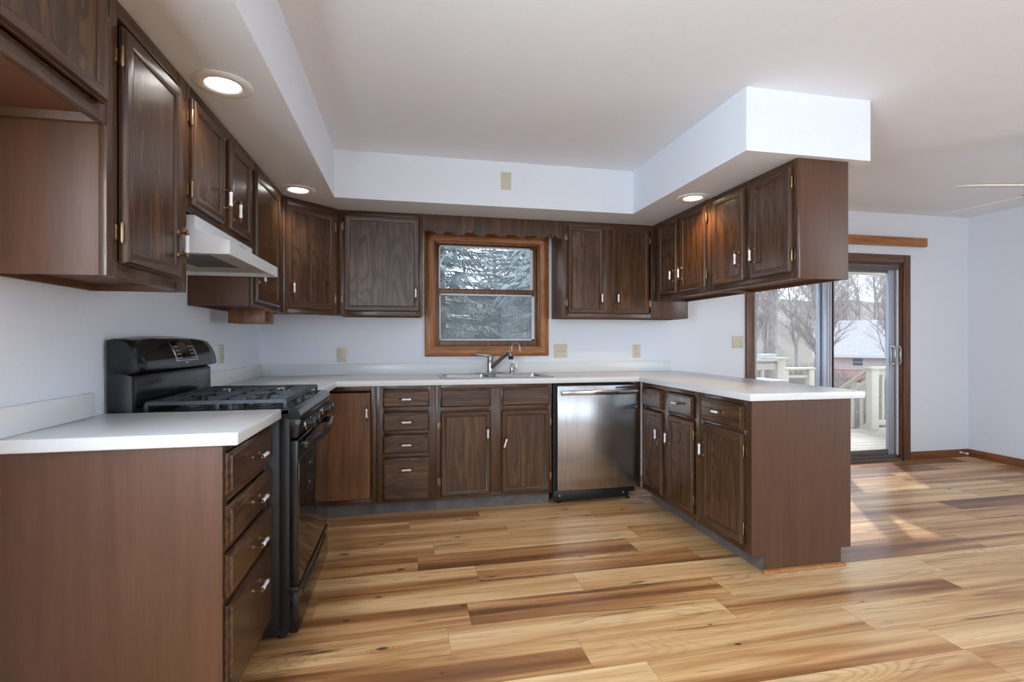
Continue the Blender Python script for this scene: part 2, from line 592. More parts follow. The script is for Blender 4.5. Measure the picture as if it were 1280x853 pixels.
def bg_window(name, opening, axis, at, d):
    r = root(name, kind='structure')
    (a0, a1), (b0, b1) = opening
    f = MB()
    g = lambda u0, u1, v0, v1, h0, h1: f.box(u0, u1, h0, h1, v0, v1, 0.004) if axis == 'x' else f.box(h0, h1, u0, u1, v0, v1, 0.004)
    h0, h1 = sorted((at, at + d * 0.02))
    for u0, u1, v0, v1 in ((a0 - 0.07, a0, b0 - 0.07, b1 + 0.07), (a1, a1 + 0.07, b0 - 0.07, b1 + 0.07), (a0, a1, b1, b1 + 0.07), (a0, a1, b0 - 0.07, b0)):
        g(u0, u1, v0, v1, h0, h1)
    h0, h1 = sorted((at - d * 0.03, at - d * 0.07))
    m = (a0 + a1) / 2
    for u0, u1, v0, v1 in ((a0, a0 + 0.05, b0, b1), (a1 - 0.05, a1, b0, b1), (m - 0.04, m + 0.04, b0, b1), (a0, a1, b0, b0 + 0.05), (a0, a1, b1 - 0.05, b1)):
        g(u0, u1, v0, v1, h0, h1)
    f.build('frame', PINE['z'], r)
    return r


bg_window('window_2', ((0.8, 3.0), (0.45, 2.25)), 'x', YB, 1)
bg_window('window_3', ((3.8, 6.0), (0.45, 2.25)), 'x', YB, 1)
bg_window('fill_window_right', ((-4.9, -3.3), (0.5, 2.1)), 'y', XR, -1)  # unseen window, added to carry the fill from the right
bg_window('fill_window_left', ((-4.75, -3.55), (0.75, 2.15)), 'y', 0.0, 1)  # made-up opening beside the camera for the left fill light

# baseboards
def base_prof(d):
    return [(0, 0), (d * 0.012, 0), (d * 0.012, 0.06), (d * 0.006, 0.078), (0, 0.078)]
tag(MB().prism([(u, v) for u, v in base_prof(-1)], 'x', 5.977, XR - 0.001).build('baseboard_back', BASEW['x']), kind='structure')
tag(MB().prism([(XR + u, v) for u, v in base_prof(-1)], 'y', YB, -0.013).build('baseboard_right', BASEW['y']), kind='structure')

# ------------------------------------------------------------------ kitchen window (window_1)
win = root('window_1', kind='structure', loc=(1.739, 0, 0))
win['label'] = 'double-hung kitchen window in an orange oak casing above the sink'
def wx(x):
    return x - 1.739
c = MB()
ox0, ox1, oz0, oz1 = wx(1.226), wx(2.252), 1.057, 2.062
ix0, ix1, iz0, iz1 = wx(1.300), wx(2.180), 1.130, 1.992
def casing_ring(m, o, i, y0, y1):
    # mitred casing with rounded face; mat 0 vertical, 1 horizontal
    def rect(t, y):
        return [(o[0] + (i[0] - o[0]) * t, y, o[2] + (i[2] - o[2]) * t), (o[1] + (i[1] - o[1]) * t, y, o[2] + (i[2] - o[2]) * t),
                (o[1] + (i[1] - o[1]) * t, y, o[3] + (i[3] - o[3]) * t), (o[0] + (i[0] - o[0]) * t, y, o[3] + (i[3] - o[3]) * t)]
    d = y0 - y1
    m.loft([rect(0, y1), rect(0, y0 - d * 0.25), rect(0.1, y0), rect(0.62, y0), rect(0.72, y0 - d * 0.2), rect(0.9, y0 - d * 0.3), rect(1, y0 - d * 0.55), rect(1, y1)],
           cap0=False, cap1=False, mis=[1, 0, 1, 0])
casing_ring(c, (ox0, ox1, oz0, oz1), (ix0, ix1, iz0, iz1), -0.022, -0.0005)
c.build('casing', [PINE['z'], PINE['x']], win)
j = MB()
j.box(wx(1.292), ix0 + 0.002, -0.004, 0.135, 1.127, 1.998).box(ix1 - 0.002, wx(2.188), -0.004, 0.135, 1.127, 1.998)
j.box(ix0, ix1, -0.004, 0.135, 1.127, 1.134).box(ix0, ix1, -0.004, 0.135, 1.988, 1.998)
j.box(ix0, ix0 + 0.014, 0.012, 0.03, iz0, iz1, 0.002).box(ix1 - 0.014, ix1, 0.012, 0.03, iz0, iz1, 0.002).box(ix0, ix1, 0.012, 0.03, iz1 - 0.014, iz1, 0.002)
j.build('jamb', PINE['z'], win)


def sash(nm, x0, x1, z0, z1, y0, y1, st, rt, rb):
    m = MB()
    m.box(x0, x0 + st, y0, y1, z0, z1, 0.003).box(x1 - st, x1, y0, y1, z0, z1, 0.003)
    m.box(x0 + st, x1 - st, y0, y1, z1 - rt, z1, 0.003).box(x0 + st, x1 - st, y0, y1, z0, z0 + rb, 0.003)
    s = m.build(nm, DOORW['z'], win)
    ym = (y0 + y1) / 2
    g = MB().box(x0 + st - 0.006, x1 - st + 0.006, ym - 0.002, ym + 0.002, z0 + rb - 0.006, z1 - rt + 0.006).build('pane', GLASS, s)
    return s


up = sash('upper_sash', ix0 + 0.004, ix1 - 0.004, 1.572, 1.986, 0.068, 0.1, 0.040, 0.024, 0.036)
lo = sash('lower_sash', ix0 + 0.004, ix1 - 0.004, 1.136, 1.612, 0.032, 0.064, 0.042, 0.044, 0.052)
m = MB()
for a, b, z0, z1 in ((1.343, 2.134, 1.606, 1.616), (1.343, 2.134, 1.954, 1.966), (1.343, 1.353, 1.606, 1.966), (2.112, 2.134, 1.606, 1.966)):
    m.box(wx(a), wx(b), 0.066, 0.070, z0, z1)
for a, b, z0, z1 in ((1.345, 2.140, 1.186, 1.197), (1.345, 2.140, 1.556, 1.568), (1.345, 1.354, 1.186, 1.568), (2.116, 2.140, 1.186, 1.568)):
    m.box(wx(a), wx(b), 0.030, 0.0335, z0, z1)
m.build('glazing_bead', VINYL, win)
MB().box(-0.03, 0.03, 0.022, 0.036, 1.612, 1.622, 0.004).lathe([(0.012, 1.622), (0.012, 1.634)], (0.0, 0.034, 0)).build('sash_lock', FANE, win)
MB().box(-0.03, 0.02, 0.022, 0.031, 1.189, 1.199, 0.003).build('sash_lift', VINYL, win)
MB().box(ix0 + 0.004, ix1 - 0.004, 0.106, 0.107, 1.136, 1.6).build('insect_screen', SCREEN, win)

# ------------------------------------------------------------------ sliding glass door (door_1)
dr = root('door_1', kind='structure', loc=(5.05, 0, 0))
dr['label'] = 'sliding glass door to the deck in dark oak trim'
def dx(x):
    return x - 5.05
c = MB()
casing = [(dx(4.130), dx(4.208), 0, 2.032), (dx(5.890), dx(5.975), 0, 2.032)]
for a, b, z0, z1 in casing:
    c.box(a, b, -0.02, -0.0005, z0, z1, 0.005)
c.box(dx(4.208), dx(5.890), -0.02, -0.0005, 1.955, 2.032, 0.005, mi=1)
c.build('casing', [DOORW['z'], DOORW['x']], dr)
c = MB()
c.box(dx(4.202), dx(4.232), -0.004, 0.138, 0.0, 1.963).box(dx(5.868), dx(5.898), -0.004, 0.138, 0.0, 1.963).box(dx(4.232), dx(5.868), -0.004, 0.138, 1.94, 1.963)
c.build('jamb', DOORW['z'], dr)
c = MB()
c.box(dx(4.232), dx(5.868), -0.006, 0.138, 0.0, 0.022, 0.004)
c.box(dx(4.232), dx(5.868), 0.030, 0.036, 0.022, 0.05, 0.002).box(dx(4.232), dx(5.868), 0.075, 0.081, 0.022, 0.05, 0.002)
c.build('sill_track', ALUD, dr)
c = MB()
c.box(dx(4.232), dx(5.868), 0.005, 0.13, 1.905, 1.938, 0.003).box(dx(4.232), dx(5.868), 0.012, 0.03, 1.885, 1.905, 0.002)
c.build('head_track', ALUD, dr)


def panel(nm, x0, x1, y0, y1, s0, s1, z0=0.052, z1=1.9, rb=0.055, rt=0.04):
    m = MB()
    m.box(x0, x0 + s0, y0, y1, z0, z1, 0.004, mi=0).box(x1 - s1, x1, y0, y1, z0, z1, 0.004, mi=0)
    m.box(x0 + s0, x1 - s1, y0, y1, z0, z0 + rb, 0.004, mi=1).box(x0 + s0, x1 - s1, y0, y1, z1 - rt, z1, 0.004, mi=1)
    o = m.build(nm, [ALU, ALUD], dr)
    ym = (y0 + y1) / 2
    MB().box(x0 + s0 - 0.008, x1 - s1 + 0.008, ym - 0.003, ym + 0.003, z0 + rb - 0.008, z1 - rt + 0.008).build('pane', GLASS, o)
    return o


fx = panel('fixed_panel', dx(4.26), dx(5.085), 0.072, 0.104, 0.05, 0.10)
sl_ = panel('sliding_panel', dx(5.015), dx(5.842), 0.034, 0.066, 0.105, 0.075)
MB().box(dx(5.05), dx(5.062), 0.026, 0.034, 0.06, 1.89, 0.002).box(dx(5.085), dx(5.097), 0.028, 0.034, 0.06, 1.89, 0.002).build('meeting_strip', VINYL, sl_)
MB().box(dx(5.104), dx(5.122), 0.026, 0.034, 0.055, 1.897, 0.002).build('weather_strip', plain('dark_weather_strip', lin(60, 46, 48), 0.6), sl_)
h = MB()
for x in (5.795, 5.858):
    h.box(dx(x) - 0.018, dx(x) + 0.018, 0.026, 0.034, 0.93, 1.15, 0.004) if x < 5.85 else None
    h.tube([(dx(x), 0.03, 0.95), (dx(x), -0.004, 0.955), (dx(x), -0.012, 0.97), (dx(x), -0.012, 1.11), (dx(x), -0.004, 1.125), (dx(x), 0.03, 1.13)], 0.008, 8)
h.build('pull_handle', CHROME, sl_)
# screen door stile and vertical weather edge at the latch side
c = MB().box(dx(5.845), dx(5.866), 0.012, 0.03, 0.05, 1.90, 0.003)
c.build('screen_stile', VINYL, dr)

# drapery board over the sliding door
vb = MB().box(-1.09, 1.09, -0.04, 0, 0, 0.087, 0.003)
for k in (-0.9, 0.0, 0.86):
    vb.lathe([(0.006, -0.041), (0.006, -0.043)], (k, 0, 0.05), 'y', 8)
tag(vb.build('drapery_board', HONEY, loc=(5.065, -0.001, 2.117)), 'long honey pine board mounted on the wall above the sliding door', 'board')

# ------------------------------------------------------------------ cabinet building blocks (local frame: front at y=0 facing -y, width along x)
def handle(parent, x, z, y, vertical=True, tilt=0.0, L=0.100):
    m = MB()
    m.M = Matrix.Translation((x, y, z)) @ Matrix.Rotation(tilt, 4, 'Y') @ (Matrix.Identity(4) if vertical else Matrix.Rotation(PI / 2, 4, 'Y'))
    s = 0.038
    out = -0.028
    m.lathe([(0.0055, -0.030), (0.0075, -0.026), (0.0062, -0.012), (0.0058, 0.0), (0.0062, 0.012), (0.0075, 0.026), (0.0055, 0.030)], (0, out, 0), 'z', 14, 0)
    for d in (-1, 1):
        pr = [(0.0055, 0.0295), (0.0068, 0.032), (0.005, 0.0345), (0.0062, 0.038), (0.005, 0.0415), (0.003, 0.044), (0.0042, 0.047), (0.0008, 0.051)]
        m.lathe([(r, d * h) for r, h in pr], (0, out, 0), 'z', 12, 1)
        m.lathe([(0.0085, 0.0), (0.0075, -0.003), (0.0036, -0.006), (0.0032, -0.018), (0.0045, -0.026)], (0, 0, d * s), 'y', 12, 1)
    return m.build('handle', [PORC, BRASS], parent, fix=True)


def hinge(parent, x, z, y0, side):
    """side -1: on the left edge of the door, +1: on the right edge"""
    m = MB()
    m.lathe([(0.002, -0.031), (0.0046, -0.028), (0.0052, -0.024), (0.0052, 0.024), (0.0046, 0.028), (0.002, 0.031)], (x + side * 0.005, y0 - 0.011, z), 'z', 10)
    m.box(x + side * 0.004, x + side * 0.020, y0 - 0.0028, y0 - 0.0004, z - 0.022, z + 0.022, 0.001)
    m.lathe([(0.0030, 0), (0.0022, -0.002)], (x + side * 0.014, y0 - 0.0028, z + 0.012), 'y', 8)
    m.lathe([(0.0030, 0), (0.0022, -0.002)], (x + side * 0.014, y0 - 0.0028, z - 0.012), 'y', 8)
    return m.build('hinge', HINGEB, parent)


def rect(x0, x1, z0, z1, ins, y):
    return [(x0 + ins, y, z0 + ins), (x1 - ins, y, z0 + ins), (x1 - ins, y, z1 - ins), (x0 + ins, y, z1 - ins)]


def door(parent, x0, x1, z0, z1, hinge_side=None, hand=None, flat=False, t=0.020, fw=0.040, tilt=0.0, hz=None, mat=None, pmat=None):
    """hinge_side -1 left / +1 right; hand = (x, z) of the handle"""
    m = MB()
    if flat:
        m.loft([rect(x0, x1, z0, z1, 0, -0.0005), rect(x0, x1, z0, z1, 0, -t * 0.55), rect(x0, x1, z0, z1, 0.006, -t), rect(x0, x1, z0, z1, 0.012, -t)], mi=0, mis=[1, 0, 1, 0])
        d = m.build('door', [mat or TAN, mat or TAN], parent)
    else:
        m.loft([rect(x0, x1, z0, z1, 0, -0.0005), rect(x0, x1, z0, z1, 0, -t * 0.45), rect(x0, x1, z0, z1, 0.003, -t * 0.55), rect(x0, x1, z0, z1, 0.004, -t * 0.8), rect(x0, x1, z0, z1, 0.008, -t),
                rect(x0, x1, z0, z1, fw - 0.010, -t), rect(x0, x1, z0, z1, fw - 0.007, -t + 0.0025), rect(x0, x1, z0, z1, fw - 0.003, -t + 0.003), rect(x0, x1, z0, z1, fw, -t + 0.009)],
               cap0=False, cap1=False, mis=[1, 0, 1, 0])
        d = m.build('door', [FRAME['z'], FRAME['x']], parent)
        MB().box(x0 + fw - 0.004, x1 - fw + 0.004, -t + 0.0085, -t + 0.014, z0 + fw - 0.004, z1 - fw + 0.004).build('panel', pmat or WALNUT['z'], d)
    if hinge_side:
        hx = x0 if hinge_side < 0 else x1
        for z in (hz or (z0 + 0.085, z1 - 0.085)):
            hinge(d, hx, z, 0.0, hinge_side)
    if hand:
        handle(d, hand[0], hand[1], -t, True, tilt)
    return d


def drawer(parent, x0, x1, z0, z1, hand=None, t=0.020, name='drawer', holes=False):
    m = MB()
    m.loft([rect(x0, x1, z0, z1, 0, -0.0005), rect(x0, x1, z0, z1, 0, -t * 0.45), rect(x0, x1, z0, z1, 0.004, -t * 0.55), rect(x0, x1, z0, z1, 0.012, -t), rect(x0, x1, z0, z1, 0.02, -t)], mi=0)
    if holes:
        for k in (-0.038, 0.038):
            m.lathe([(0.005, -t + 0.001), (0.005, -t - 0.0006), (0.002, -t - 0.0008)], ((x0 + x1) / 2 + k, 0, (z0 + z1) / 2), 'y', 10, 1)
    d = m.build(name, [WALNUT['x'], TAN], parent)
    if hand:
        handle(d, hand[0], hand[1], -t, False)
    return d


def face_frame(parent, w, z0, z1, ls, rs, tr, br, mids=(), rails=(), t=0.019):
    m = MB()
    m.box(0, ls, 0, t, z0, z1, 0.0015).box(w - rs, w, 0, t, z0, z1, 0.0015)
    m.box(ls, w - rs, 0, t, z1 - tr, z1, 0.0015, mi=1).box(ls, w - rs, 0, t, z0, z0 + br, 0.0015, mi=1)
    for a, b in mids:
        m.box(a, b, 0, t, z0 + br, z1 - tr, 0.0015)
    for a, b, c0, d0 in rails:
        m.box(a, b, 0.0002, t, c0, d0, 0.0015, mi=1)
    return m.build('face_frame', [FRAME['z'], FRAME['x']], parent)


def wall_body(parent, w, d, h, t=0.016):
    m = MB()
    m.box(0, t, 0.019, d, 0, h, 0.001).box(w - t, w, 0.019, d, 0, h, 0.001)
    m.box(t, w - t, 0.019, d, h - t, h).box(t, w - t, d - 0.008, d, 0.022, h - t)
    m.box(t, w - t, 0.019, d - 0.008, 0.022, 0.038, mi=1)
    m.box(t, w - t, d - 0.026, d - 0.008, 0.0, 0.022, mi=1)
    return m.build('body', [SIDE, INSIDE], parent)


def base_body(parent, w, d, z0, z1, kick_d=0.075, t=0.018):
    m = MB()
    m.box(0, t, 0.019, d, z0, z1, 0.001).box(w - t, w, 0.019, d, z0, z1, 0.001)
    m.box(t, w - t, d - 0.008, d, z0, z1).box(t, w - t, 0.019, d - 0.008, z0, z0 + t)
    b = m.build('body', SIDE, parent)
    MB().box(0.0, w, kick_d, kick_d + 0.014, 0.0, z0).build('toe_kick', KICK, parent)
    return b


L90 = PI / 2
UG, BG = 'dark oak wall cabinets', 'dark oak base cabinets'
TOP = ZS - 0.001

# --- left wall, upper row. frame front at x=.305, local x runs towards the back wall
XF = 0.305
def left_upper(name, label, y0, y1, z0):
    return root(name, label, 'cabinet', (XF, y0, z0), L90, UG)

# short cabinet above the empty refrigerator bay
r = left_upper('wall_cabinet', 'short dark oak wall cabinet over an empty bay at the left edge, nearest the camera', -3.46, -2.557, 1.757)
h = TOP - 1.757
wall_body(r, 0.902, 0.304, h)
face_frame(r, 0.902, 0, h, 0.045, 0.035, 0.04, 0.042, mids=[(0.42, 0.47)])
door(r, 0.030, 0.43, 0.046, h - 0.03, -1)
door(r, 0.46, 0.880, 0.046, h - 0.03, +1, hz=(h - 0.07, 0.30))

r = left_upper('wall_cabinet', 'tall single-door wall cabinet with brass hinges between the range hood and the refrigerator bay', -2.555, -2.062, 1.357)
h = TOP - 1.357
wall_body(r, 0.493, 0.304, h)
face_frame(r, 0.493, 0, h, 0.050, 0.075, 0.045, 0.045)
door(r, 0.056, 0.414, 0.040, 0.700, -1, hand=(0.375, 0.155), fw=0.045)

r = left_upper('wall_cabinet', 'short two-door wall cabinet directly above the white range hood', -2.060, -1.267, 1.662)
h = TOP - 1.662
wall_body(r, 0.793, 0.304, h)
face_frame(r, 0.793, 0, h, 0.03, 0.06, 0.04, 0.03, mids=[(0.33, 0.42)])
door(r, 0.022, 0.340, 0.022, h - 0.05, -1, hand=(0.315, 0.125), hz=(0.075, h - 0.12))
door(r, 0.418, 0.720, 0.022, h - 0.05, None, hand=(0.445, 0.105))

r = left_upper('wall_cabinet', 'narrow single-door wall cabinet on the left wall just past the range hood', -1.265, -0.612, 1.362)
h = TOP - 1.362
wall_body(r, 0.653, 0.304, h)
face_frame(r, 0.653, 0, h, 0.03, 0.16, 0.045, 0.04)
door(r, 0.012, 0.500, 0.028, h - 0.05, None, hand=(0.05, 0.165), fw=0.045)

# --- diagonal corner cabinet
s2 = math.sqrt(0.5)
CW = 0.305 * math.sqrt(2)
r = root('wall_cabinet', 'diagonal corner wall cabinet set at an angle where the two rows meet', 'cabinet', (0.305, -0.61, 1.362), PI / 4, UG)
def to_loc(px, py):
    ax, ay = px - 0.305, py + 0.61
    return (ax * s2 + ay * s2, -ax * s2 + ay * s2)
m = MB()
poly = [to_loc(*p) for p in ((0.291, -0.596), (0.291, -0.609), (0.002, -0.609), (0.002, -0.002), (0.609, -0.002), (0.609, -0.291), (0.596, -0.291))]
m.prism(poly, 'z', 0.022, TOP - 1.362)
m.build('body', SIDE, r)
face_frame(r, CW, 0, TOP - 1.362, 0.03, 0.05, 0.05, 0.04)
door(r, 0.016, CW - 0.046, 0.036, TOP - 1.362 - 0.05, +1, hand=(0.048, 0.165), fw=0.045)

# --- back wall, upper row (front at y=-.305)
def back_upper(name, label, x0, z0=1.366):
    return root(name, label, 'cabinet', (x0, -0.305, z0), 0, UG)
r = back_upper('wall_cabinet', 'single-door wall cabinet with bold wavy grain just left of the window', 0.612)
h = TOP - 1.366
wall_body(r, 0.588, 0.304, h)
face_frame(r, 0.588, 0, h, 0.05, 0.045, 0.04, 0.045)
d = door(r, 0.030, 0.566, 0.032, h - 0.034, -1, hand=(0.537, 0.165), fw=0.042, pmat=BOLD_GLARE)

r = back_upper('wall_cabinet', 'two-door wall cabinet on the back wall just right of the window', 2.281)
W6 = 3.369 - 2.281
wall_body(r, W6, 0.304, h)
face_frame(r, W6, 0, h, 0.05, W6 - 0.755, 0.05, 0.045, mids=[(0.33, 0.43)])
door(r, 0.040, 0.340, 0.034, h - 0.038, -1, hand=(0.315, 0.155))
door(r, 0.420, 0.734, 0.034, h - 0.038, +1, hand=(0.452, 0.155))

# scalloped valance bridging the window
m = MB()
x0, x1 = 1.202, 2.279
N = 150
def vz(x):
    t = (x - 1.236) / 0.1575
    if x < 1.236 - 0.02:
        return 2.010
    if x > 2.195:
        u = (x - 2.195) / (x1 - 2.195)
        return 1.984 + 0.022 * math.sin(PI * min(1, u * 1.3)) ** 2
    return 1.997 + 0.018 * math.cos(2 * PI * (t - 0.07))
pts = [(x0 + (x1 - x0) * k / N, vz(x0 + (x1 - x0) * k / N)) for k in range(N + 1)]
rings = [[(x, y, z) for x, z in pts] + [(x1, y, TOP), (x0, y, TOP)] for y in (-0.286, -0.3045)]
A = [[m.bm.verts.new((x - 1.74, y, z - 1.98)) for x, y, z in rg] for rg in rings]
for k in range(N):
    m.bm.faces.new((A[0][k], A[0][k + 1], A[1][k + 1], A[1][k]))
    for rg in A:
        pass
n = N + 1
top = []
for rg, y in ((A[0], -0.286), (A[1], -0.3045)):
    tv = [m.bm.verts.new((pts[k][0] - 1.74, y, TOP - 1.98)) for k in range(n)]
    top.append(tv)
    for k in range(N):
        m.bm.faces.new((rg[k], rg[k + 1], tv[k + 1], tv[k]))
for k in range(N):
    m.bm.faces.new((top[0][k], top[0][k + 1], top[1][k + 1], top[1][k]))
for e in (0, N):
    m.bm.faces.new((A[0][e], A[1][e], top[1][e], top[0][e]))
for v in [v for v in m.bm.verts if not v.link_faces]:
    m.bm.verts.remove(v)
tag(m.build('scalloped_valance', WALNUT['z'], loc=(1.74, 0, 1.98), fix=True), 'scalloped dark oak valance board bridging the cabinets above the window', 'valance')

# --- peninsula uppers, facing the kitchen (front at x=3.05, local x runs towards the camera)
PX = 3.05
for (ya, yb, lab, ds) in ((-0.308, -1.106, 'two-door hanging cabinet over the peninsula, the one in the corner by the back wall', ((0.115, 0.390, None, 0.355), (0.442, 0.762, 1, 0.475))),
                          (-1.108, -1.860, 'two-door hanging cabinet at the open end of the peninsula, lit warm by a recessed light', ((0.042, 0.352, None, 0.315), (0.412, 0.722, 1, 0.448)))):
    r = root('wall_cabinet', lab, 'cabinet', (PX, ya, 1.505), -L90, UG)
    w_ = ya - yb
    h = TOP - 1.505
    wall_body(r, w_, 0.312, h)
    (a0, a1, _, ha), (b0, b1, _, hb) = ds
    face_frame(r, w_, 0, h, a0 + 0.012, w_ - b1 + 0.012, 0.04, 0.045, mids=[(a1 - 0.012, b0 + 0.012)])
    door(r, a0, a1, 0.036, h - 0.034, None, hand=(ha, 0.165), fw=0.042)
    door(r, b0, b1, 0.036, h - 0.034, 1, hand=(hb, 0.165), fw=0.042)

# small open box hung below the cabinet past the hood
m = MB()
m.box(0, 0.19, 0, 0.012, 0, 0.08, 0.001).box(0, 0.19, 0.188, 0.2, 0, 0.08, 0.001).box(0, 0.19, 0.012, 0.188, 0, 0.01).box(0, 0.19, 0.012, 0.188, 0.07, 0.08).box(0, 0.01, 0.012, 0.188, 0.01, 0.07)
tag(m.build('open_box', [TAN], loc=(0.110, -1.02, 1.2815)), 'small open-ended wooden box hung under the cabinet past the hood', 'box')

# --- base cabinets
ZK, ZT = 0.092, 0.8785
r = root('drawer_cabinet', 'four-drawer base cabinet with a bare brown end panel beside the range', 'cabinet', (0.563, -2.482, 0), L90, BG)
w_ = 0.478
base_body(r, w_, 0.560, ZK, ZT)
face_frame(r, w_, ZK, ZT, 0.03, 0.03, 0.025, 0.03, rails=[(0.03, w_ - 0.03, 0.700, 0.735), (0.03, w_ - 0.03, 0.555, 0.585), (0.03, w_ - 0.03, 0.400, 0.432)])
MB().box(-0.003, -0.0005, 0.0, 0.56, 0.0, ZT).build('end_panel', SIDE, r)
for z0, z1, hz_ in ((0.728, 0.851, 0.79), (0.580, 0.694, 0.64), (0.425, 0.552, 0.49), (0.118, 0.400, 0.342)):
    drawer(r, 0.012, w_ - 0.012, z0, z1, hand=(w_ / 2 + 0.02, hz_))

YF = -0.61
def back_base(label, x0, name='base_cabinet'):
    return root(name, label, 'cabinet', (x0, YF, 0), 0, BG)
r = back_base('corner base cabinet with a plain lighter tan slab door beside the range', 0.520)
w_ = 0.363
base_body(r, w_, 0.605, ZK, ZT)
face_frame(r, w_, ZK, ZT, 0.05, 0.03, 0.032, 0.03)
MB().box(-0.020, -0.002, -0.603, 0.0, 0.0, ZT, 0.001).build('return_panel', SIDE, r)
door(r, 0.040, 0.330, 0.128, 0.838, None, hand=(0.306, 0.705), flat=True)

r = back_base('four-drawer base cabinet between the tan corner door and the sink cabinet', 0.884, 'drawer_cabinet')
w_ = 0.397
base_body(r, w_, 0.605, ZK, ZT)
face_frame(r, w_, ZK, ZT, 0.05, 0.05, 0.032, 0.03, rails=[(0.05, w_ - 0.05, 0.70, 0.735), (0.05, w_ - 0.05, 0.546, 0.58), (0.05, w_ - 0.05, 0.39, 0.42)])
for z0, z1, hz_ in ((0.733, 0.846, 0.79), (0.574, 0.696, 0.636), (0.419, 0.543, 0.483), (0.113, 0.389, 0.317)):
    drawer(r, 0.044, 0.354, z0, z1, hand=(0.2, hz_))

r = back_base('two-door sink base cabinet below the kitchen window', 1.283)
w_ = 0.822
base_body(r, w_, 0.605, ZK, 0.70)
MB().box(0, 0.018, 0.019, 0.605, 0.70, ZT).build('side_panel', SIDE, r)
MB().box(w_ - 0.018, w_, 0.019, 0.605, 0.70, ZT).build('side_panel', SIDE, r)
face_frame(r, w_, ZK, ZT, 0.035, 0.025, 0.03, 0.025, mids=[(0.37, 0.46)], rails=[(0.035, 0.37, 0.69, 0.73), (0.46, w_ - 0.025, 0.69, 0.73)])
drawer(r, 0.029, 0.378, 0.724, 0.850, name='false_front')
drawer(r, 0.453, 0.806, 0.724, 0.850, name='false_front')
door(r, 0.030, 0.378, 0.112, 0.695, -1, hand=(0.352, 0.540), hz=(0.215, 0.595))
door(r, 0.453, 0.802, 0.112, 0.695, 1, hand=(0.476, 0.470), tilt=math.radians(17), hz=(0.215, 0.60))

# peninsula bases (front at x=2.795 facing the kitchen, local x towards the camera)
PBX = 2.795
r = root('base_cabinet', 'two-door two-drawer peninsula base cabinet beside the dishwasher', 'cabinet', (PBX, -0.640, 0), -L90, BG)
w_ = 0.762
base_body(r, w_, 0.592, ZK, ZT)
face_frame(r, w_, ZK, ZT, 0.05, 0.065, 0.03, 0.035, mids=[(0.30, 0.40)], rails=[(0.05, 0.30, 0.695, 0.715), (0.40, w_ - 0.065, 0.695, 0.715)])
drawer(r, 0.018, 0.310, 0.712, 0.843, holes=True)
drawer(r, 0.392, 0.690, 0.712, 0.843, hand=(0.53, 0.786))
door(r, 0.030, 0.310, 0.130, 0.692, None, hand=(0.282, 0.545))
door(r, 0.392, 0.690, 0.130, 0.692, 1, hand=(0.418, 0.545))

r = root('base_cabinet', 'single-door peninsula base cabinet whose plain brown end panel faces the camera', 'cabinet', (PBX, -1.404, 0), -L90, BG)
w_ = 0.438
base_body(r, w_, 0.592, ZK, ZT, t=0.016)
face_frame(r, w_, ZK, ZT, 0.03, 0.05, 0.03, 0.035, rails=[(0.03, w_ - 0.05, 0.695, 0.725)])
drawer(r, 0.020, 0.388, 0.720, 0.848, hand=(0.20, 0.790))
door(r, 0.020, 0.388, 0.128, 0.698, 1, hand=(0.050, 0.555), fw=0.045)
m = MB()
m.prism([(0.0, ZK), (0.072, ZK), (0.072, 0.0), (0.532, 0.0), (0.532, ZK), (0.594, ZK), (0.594, ZT), (0.0, ZT)], 'x', w_ + 0.0005, w_ + 0.006)
m.build('end_panel', SIDE, r)
q = MB()
q.prism([(0, 0), (0.018, 0), (0.016, 0.009), (0.010, 0.016), (0, 0.018)], 'y', 0.060, 0.548)
q.M = Matrix.Identity(4)
qo = q.build('quarter_round', HONEY, r)
qo.location = (w_ + 0.0062, 0, 0)

# filler stile between dishwasher and peninsula
tag(MB().box(0, 0.032, 0, 0.019, 0, ZT - ZK, 0.001).build('filler_strip', FRAME['z'], loc=(2.762, YF, ZK)), 'narrow dark oak filler strip between the dishwasher and the peninsula', 'filler')

# ------------------------------------------------------------------ countertops
CT0, CT1 = 0.879, 0.917
SX0, SX1, SY0, SY1 = 1.345, 2.115, -0.515, -0.105      # sink cut-out
xs = [0.001, 0.635, SX0, SX1, 2.7695, 3.4597]
ys = [-1.8705, -1.217, -0.6345, SY0, SY1, -0.0005]
def occ(i, j):
    if i == 2 and j == 3:
        return False
    return j >= 2 or (j == 1 and i == 0) or (j in (0, 1) and i == 4)
r = root('countertop', 'white laminate U-shaped countertop around the sink and out over the peninsula', 'countertop', (1.75, -0.32, CT0))
def shift(L, d):
    return [v - d for v in L]
m = MB()
hole = lambda e: not all(SX0 - 0.01 < v.co.x + 1.75 < SX1 + 0.01 and SY0 - 0.01 < v.co.y - 0.32 < SY1 + 0.01 for v in e.verts)
m.cells(shift(xs, 1.75), shift(ys, -0.32), occ, 0, CT1 - CT0, bev=(0.004, hole))
m.build('top', COUNTER, r)
m = MB()
zb0, zb1 = CT1 - CT0, 1.004 - CT0
m.box(0.0215 - 1.75, 3.373 - 1.75, 0.32 - 0.021, 0.32 - 0.001, zb0, zb1, 0.003)
m.box(0.001 - 1.75, 0.021 - 1.75, -1.217 + 0.32, -0.001 + 0.32, zb0, zb1, 0.003)
m.build('backsplash', COUNTER, r)

r = root('countertop', 'short white laminate countertop on the four-drawer cabinet in the left foreground', 'countertop', (0.3, -2.25, CT0))
m = MB()
m.box(-0.299, 0.311, -0.256, 0.256, 0, CT1 - CT0, 0.006, seg=3)
m.build('top', COUNTER, r)
MB().box(-0.299, -0.279, -0.2555, 0.182, CT1 - CT0, 1.0 - CT0, 0.004, seg=3).build('backsplash', COUNTER, r)

